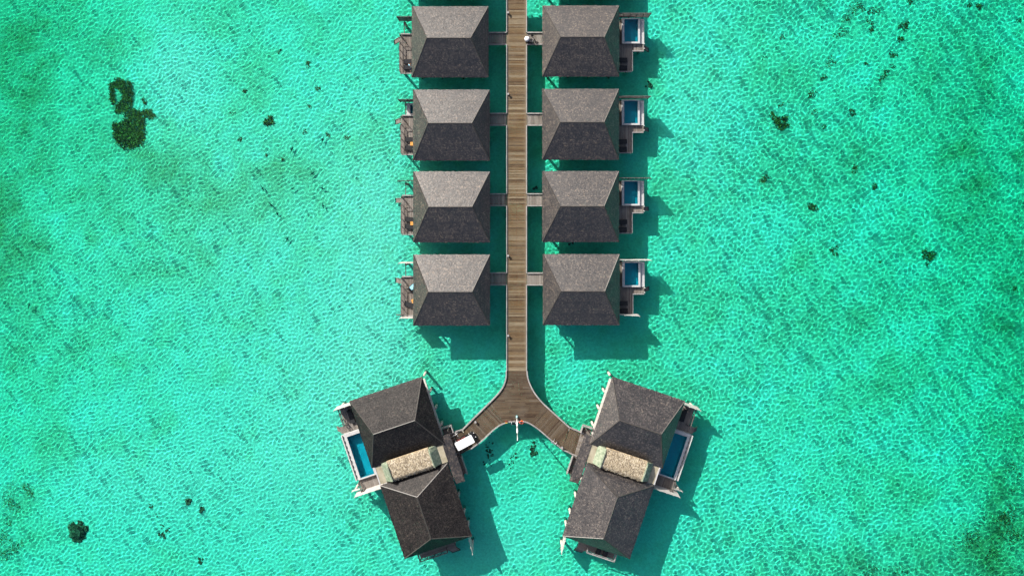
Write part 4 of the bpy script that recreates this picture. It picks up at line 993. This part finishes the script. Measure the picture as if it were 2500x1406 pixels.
def coral(label, bits, group='coral and rock on the sand', name='coral_head', cat='coral'):
    s = (HC - ZF * .75) / F; cx = sum(W(b[0], b[1], ZF * .75)[0] for b in bits) / len(bits); cyy = sum(W(b[0], b[1], ZF * .75)[1] for b in bits) / len(bits)
    mb = MB(); rd = random.Random(len(label)); T = []; zf = floor_z(cx, cyy)
    for px, py, r in bits:
        x, y = W(px, py, ZF * .75); k = len(mb.f); mb.ball((x - cx, y - cyy, zf + r * s * .15), r * s, 1, 1, .7, 9, 6, .28); T += [min(1, max(0, rd.betavariate(1.5, 2.5) + rd.uniform(-.1, .1))) for _ in range(len(mb.f) - k)]
    o = link(name, tone_mesh(name, mb.v, mb.f, T, M['coral']), None, None, (cx, cyy, 0)); tag(o, label, cat, group); o.cycles.is_caustics_receiver = True
rd = random.Random(3)
coral('big round brown coral head at lower left', [(192, 1296, 20)] + [(192 + 20 * math.cos(a) * rd.uniform(.4, 1.1), 1296 + 22 * math.sin(a) * rd.uniform(.4, 1.15), rd.uniform(4, 8)) for a in np.linspace(0, 6.28, 30)])
def scatter(px, py, a, b2, n, r0, r1): return [(px + rd.gauss(0, 1) * a, py + rd.gauss(0, 1) * b2, rd.uniform(r0, r1)) for _ in range(n)]
coral('small dark coral head, left one of the pair at lower left', scatter(462, 1222, 4, 5, 12, 2, 4.5)); coral('small dark coral head, right one of the pair at lower left', scatter(493, 1240, 3, 5, 10, 2, 4.5))
coral('loose grey coral bits right of the big round coral head', scatter(397, 1300, 8, 6, 18, 1.5, 4) + scatter(396, 1276, 5, 4, 8, 1.5, 3.5)); coral('faint grey coral bits above the loose coral at lower left', scatter(372, 1234, 5, 4, 9, 1.5, 3) + scatter(388, 1256, 4, 4, 5, 1, 2.5))
coral('small grey coral head near the bottom edge at lower left', scatter(490, 1369, 3, 4, 8, 1.5, 3.5))
coral('black coral rubble in shade between the golf buggy and the mast', scatter(1195, 1100, 6, 9, 22, 1.5, 4) + scatter(1196, 1125, 10, 8, 26, 1, 3), name='coral_rubble'); coral('black coral head in the sun below the fork', scatter(1303, 1100, 5, 8, 22, 2, 4.5))
coral('loose dark coral rubble below the mast', scatter(1252, 1125, 9, 9, 26, 1, 2.8), name='coral_rubble'); coral('dark coral head beside the boardwalk below the second right gangway', scatter(1308, 458, 5, 3, 9, 2, 4))
coral('brown coral bits right of the topmost right villa', scatter(1588, 210, 5, 4, 8, 2, 4)); coral('dark coral bits below the third right villa', scatter(1392, 594, 6, 2, 6, 1.5, 3))

def fish_proto():
    mb = MB(); prof = [(-.34, .01, .02), (-.22, .035, .05), (0, .075, .10), (.18, .065, .085), (.3, .035, .05), (.36, .006, .012)]; n = 8
    vs_ = [(x, a * math.cos(2 * math.pi * i / n), b2 * math.sin(2 * math.pi * i / n)) for x, a, b2 in prof for i in range(n)]
    fs_ = [(j * n + i, j * n + (i + 1) % n, (j + 1) * n + (i + 1) % n, (j + 1) * n + i) for j in range(len(prof) - 1) for i in range(n)] + [tuple(range(n - 1, -1, -1)), tuple(range((len(prof) - 1) * n, len(prof) * n))]
    mb.add(vs_, fs_); return mb
fishes = [(788, 342, 75, 'topmost of the dark fish, right of the others'), (712.6, 366, 70, 'second highest of the dark fish'), (762, 424, 40, 'largest dark fish, slanting up to the right in the school'), (714, 461, 35, 'dark fish at the centre of the school'), (786.5, 460, -10, 'dark fish lying level on the right of the school'),
          (641, 459, -60, 'leftmost dark fish of the school'), (662, 500, -45, 'dark fish on the lower left of the school'), (677, 521, -65, 'dark fish just below its neighbour at lower left of the school'), (789, 502, -75, 'upright dark fish at lower right of the school'), (701, 585, 62, 'lowest of the dark fish in the school'), (72, 746, 80, 'lone dark fish near the left edge')]
fb = None
for px, py, a, lab in fishes:
    x, y = W(px, py, -.5)
    t = thing('fish', lab, 'fish', (x, y, -.55), math.radians(a), 'fish in the shallows'); s = U(1.15, 1.5); t.scale = (s, s, s)
    fish_proto().build('body', M['fish'], t, True)
    MB().add([(-.32, -.008, 0), (-.5, -.004, .12), (-.44, -.004, 0), (-.5, -.004, -.12), (-.32, .008, 0), (-.5, .004, .12), (-.44, .004, 0), (-.5, .004, -.12)], [(0, 1, 2), (0, 2, 3), (6, 5, 4), (7, 6, 4), (0, 4, 5, 1), (3, 7, 4, 0), (1, 5, 6, 2), (2, 6, 7, 3)]).build('tail_fin', M['fish'], t)
    for sy in (-1, 1): MB().add([(.12, sy * .06, -.02), (.02, sy * .19, -.05), (-.03, sy * .16, -.05), (.04, sy * .06, -.03), (.06, sy * .1, -.015)], [(0, 1, 2, 3), (0, 4, 1), (1, 4, 2), (2, 4, 3)]).build('side_fin', M['fish'], t)
    MB().add([(.08, -.006, .085), (-.1, -.004, .17), (-.14, -.006, .06), (.08, .006, .085), (-.1, .004, .17), (-.14, .006, .06)], [(0, 1, 2), (5, 4, 3), (0, 3, 4, 1), (1, 4, 5, 2)]).build('back_fin', M['fish'], t)
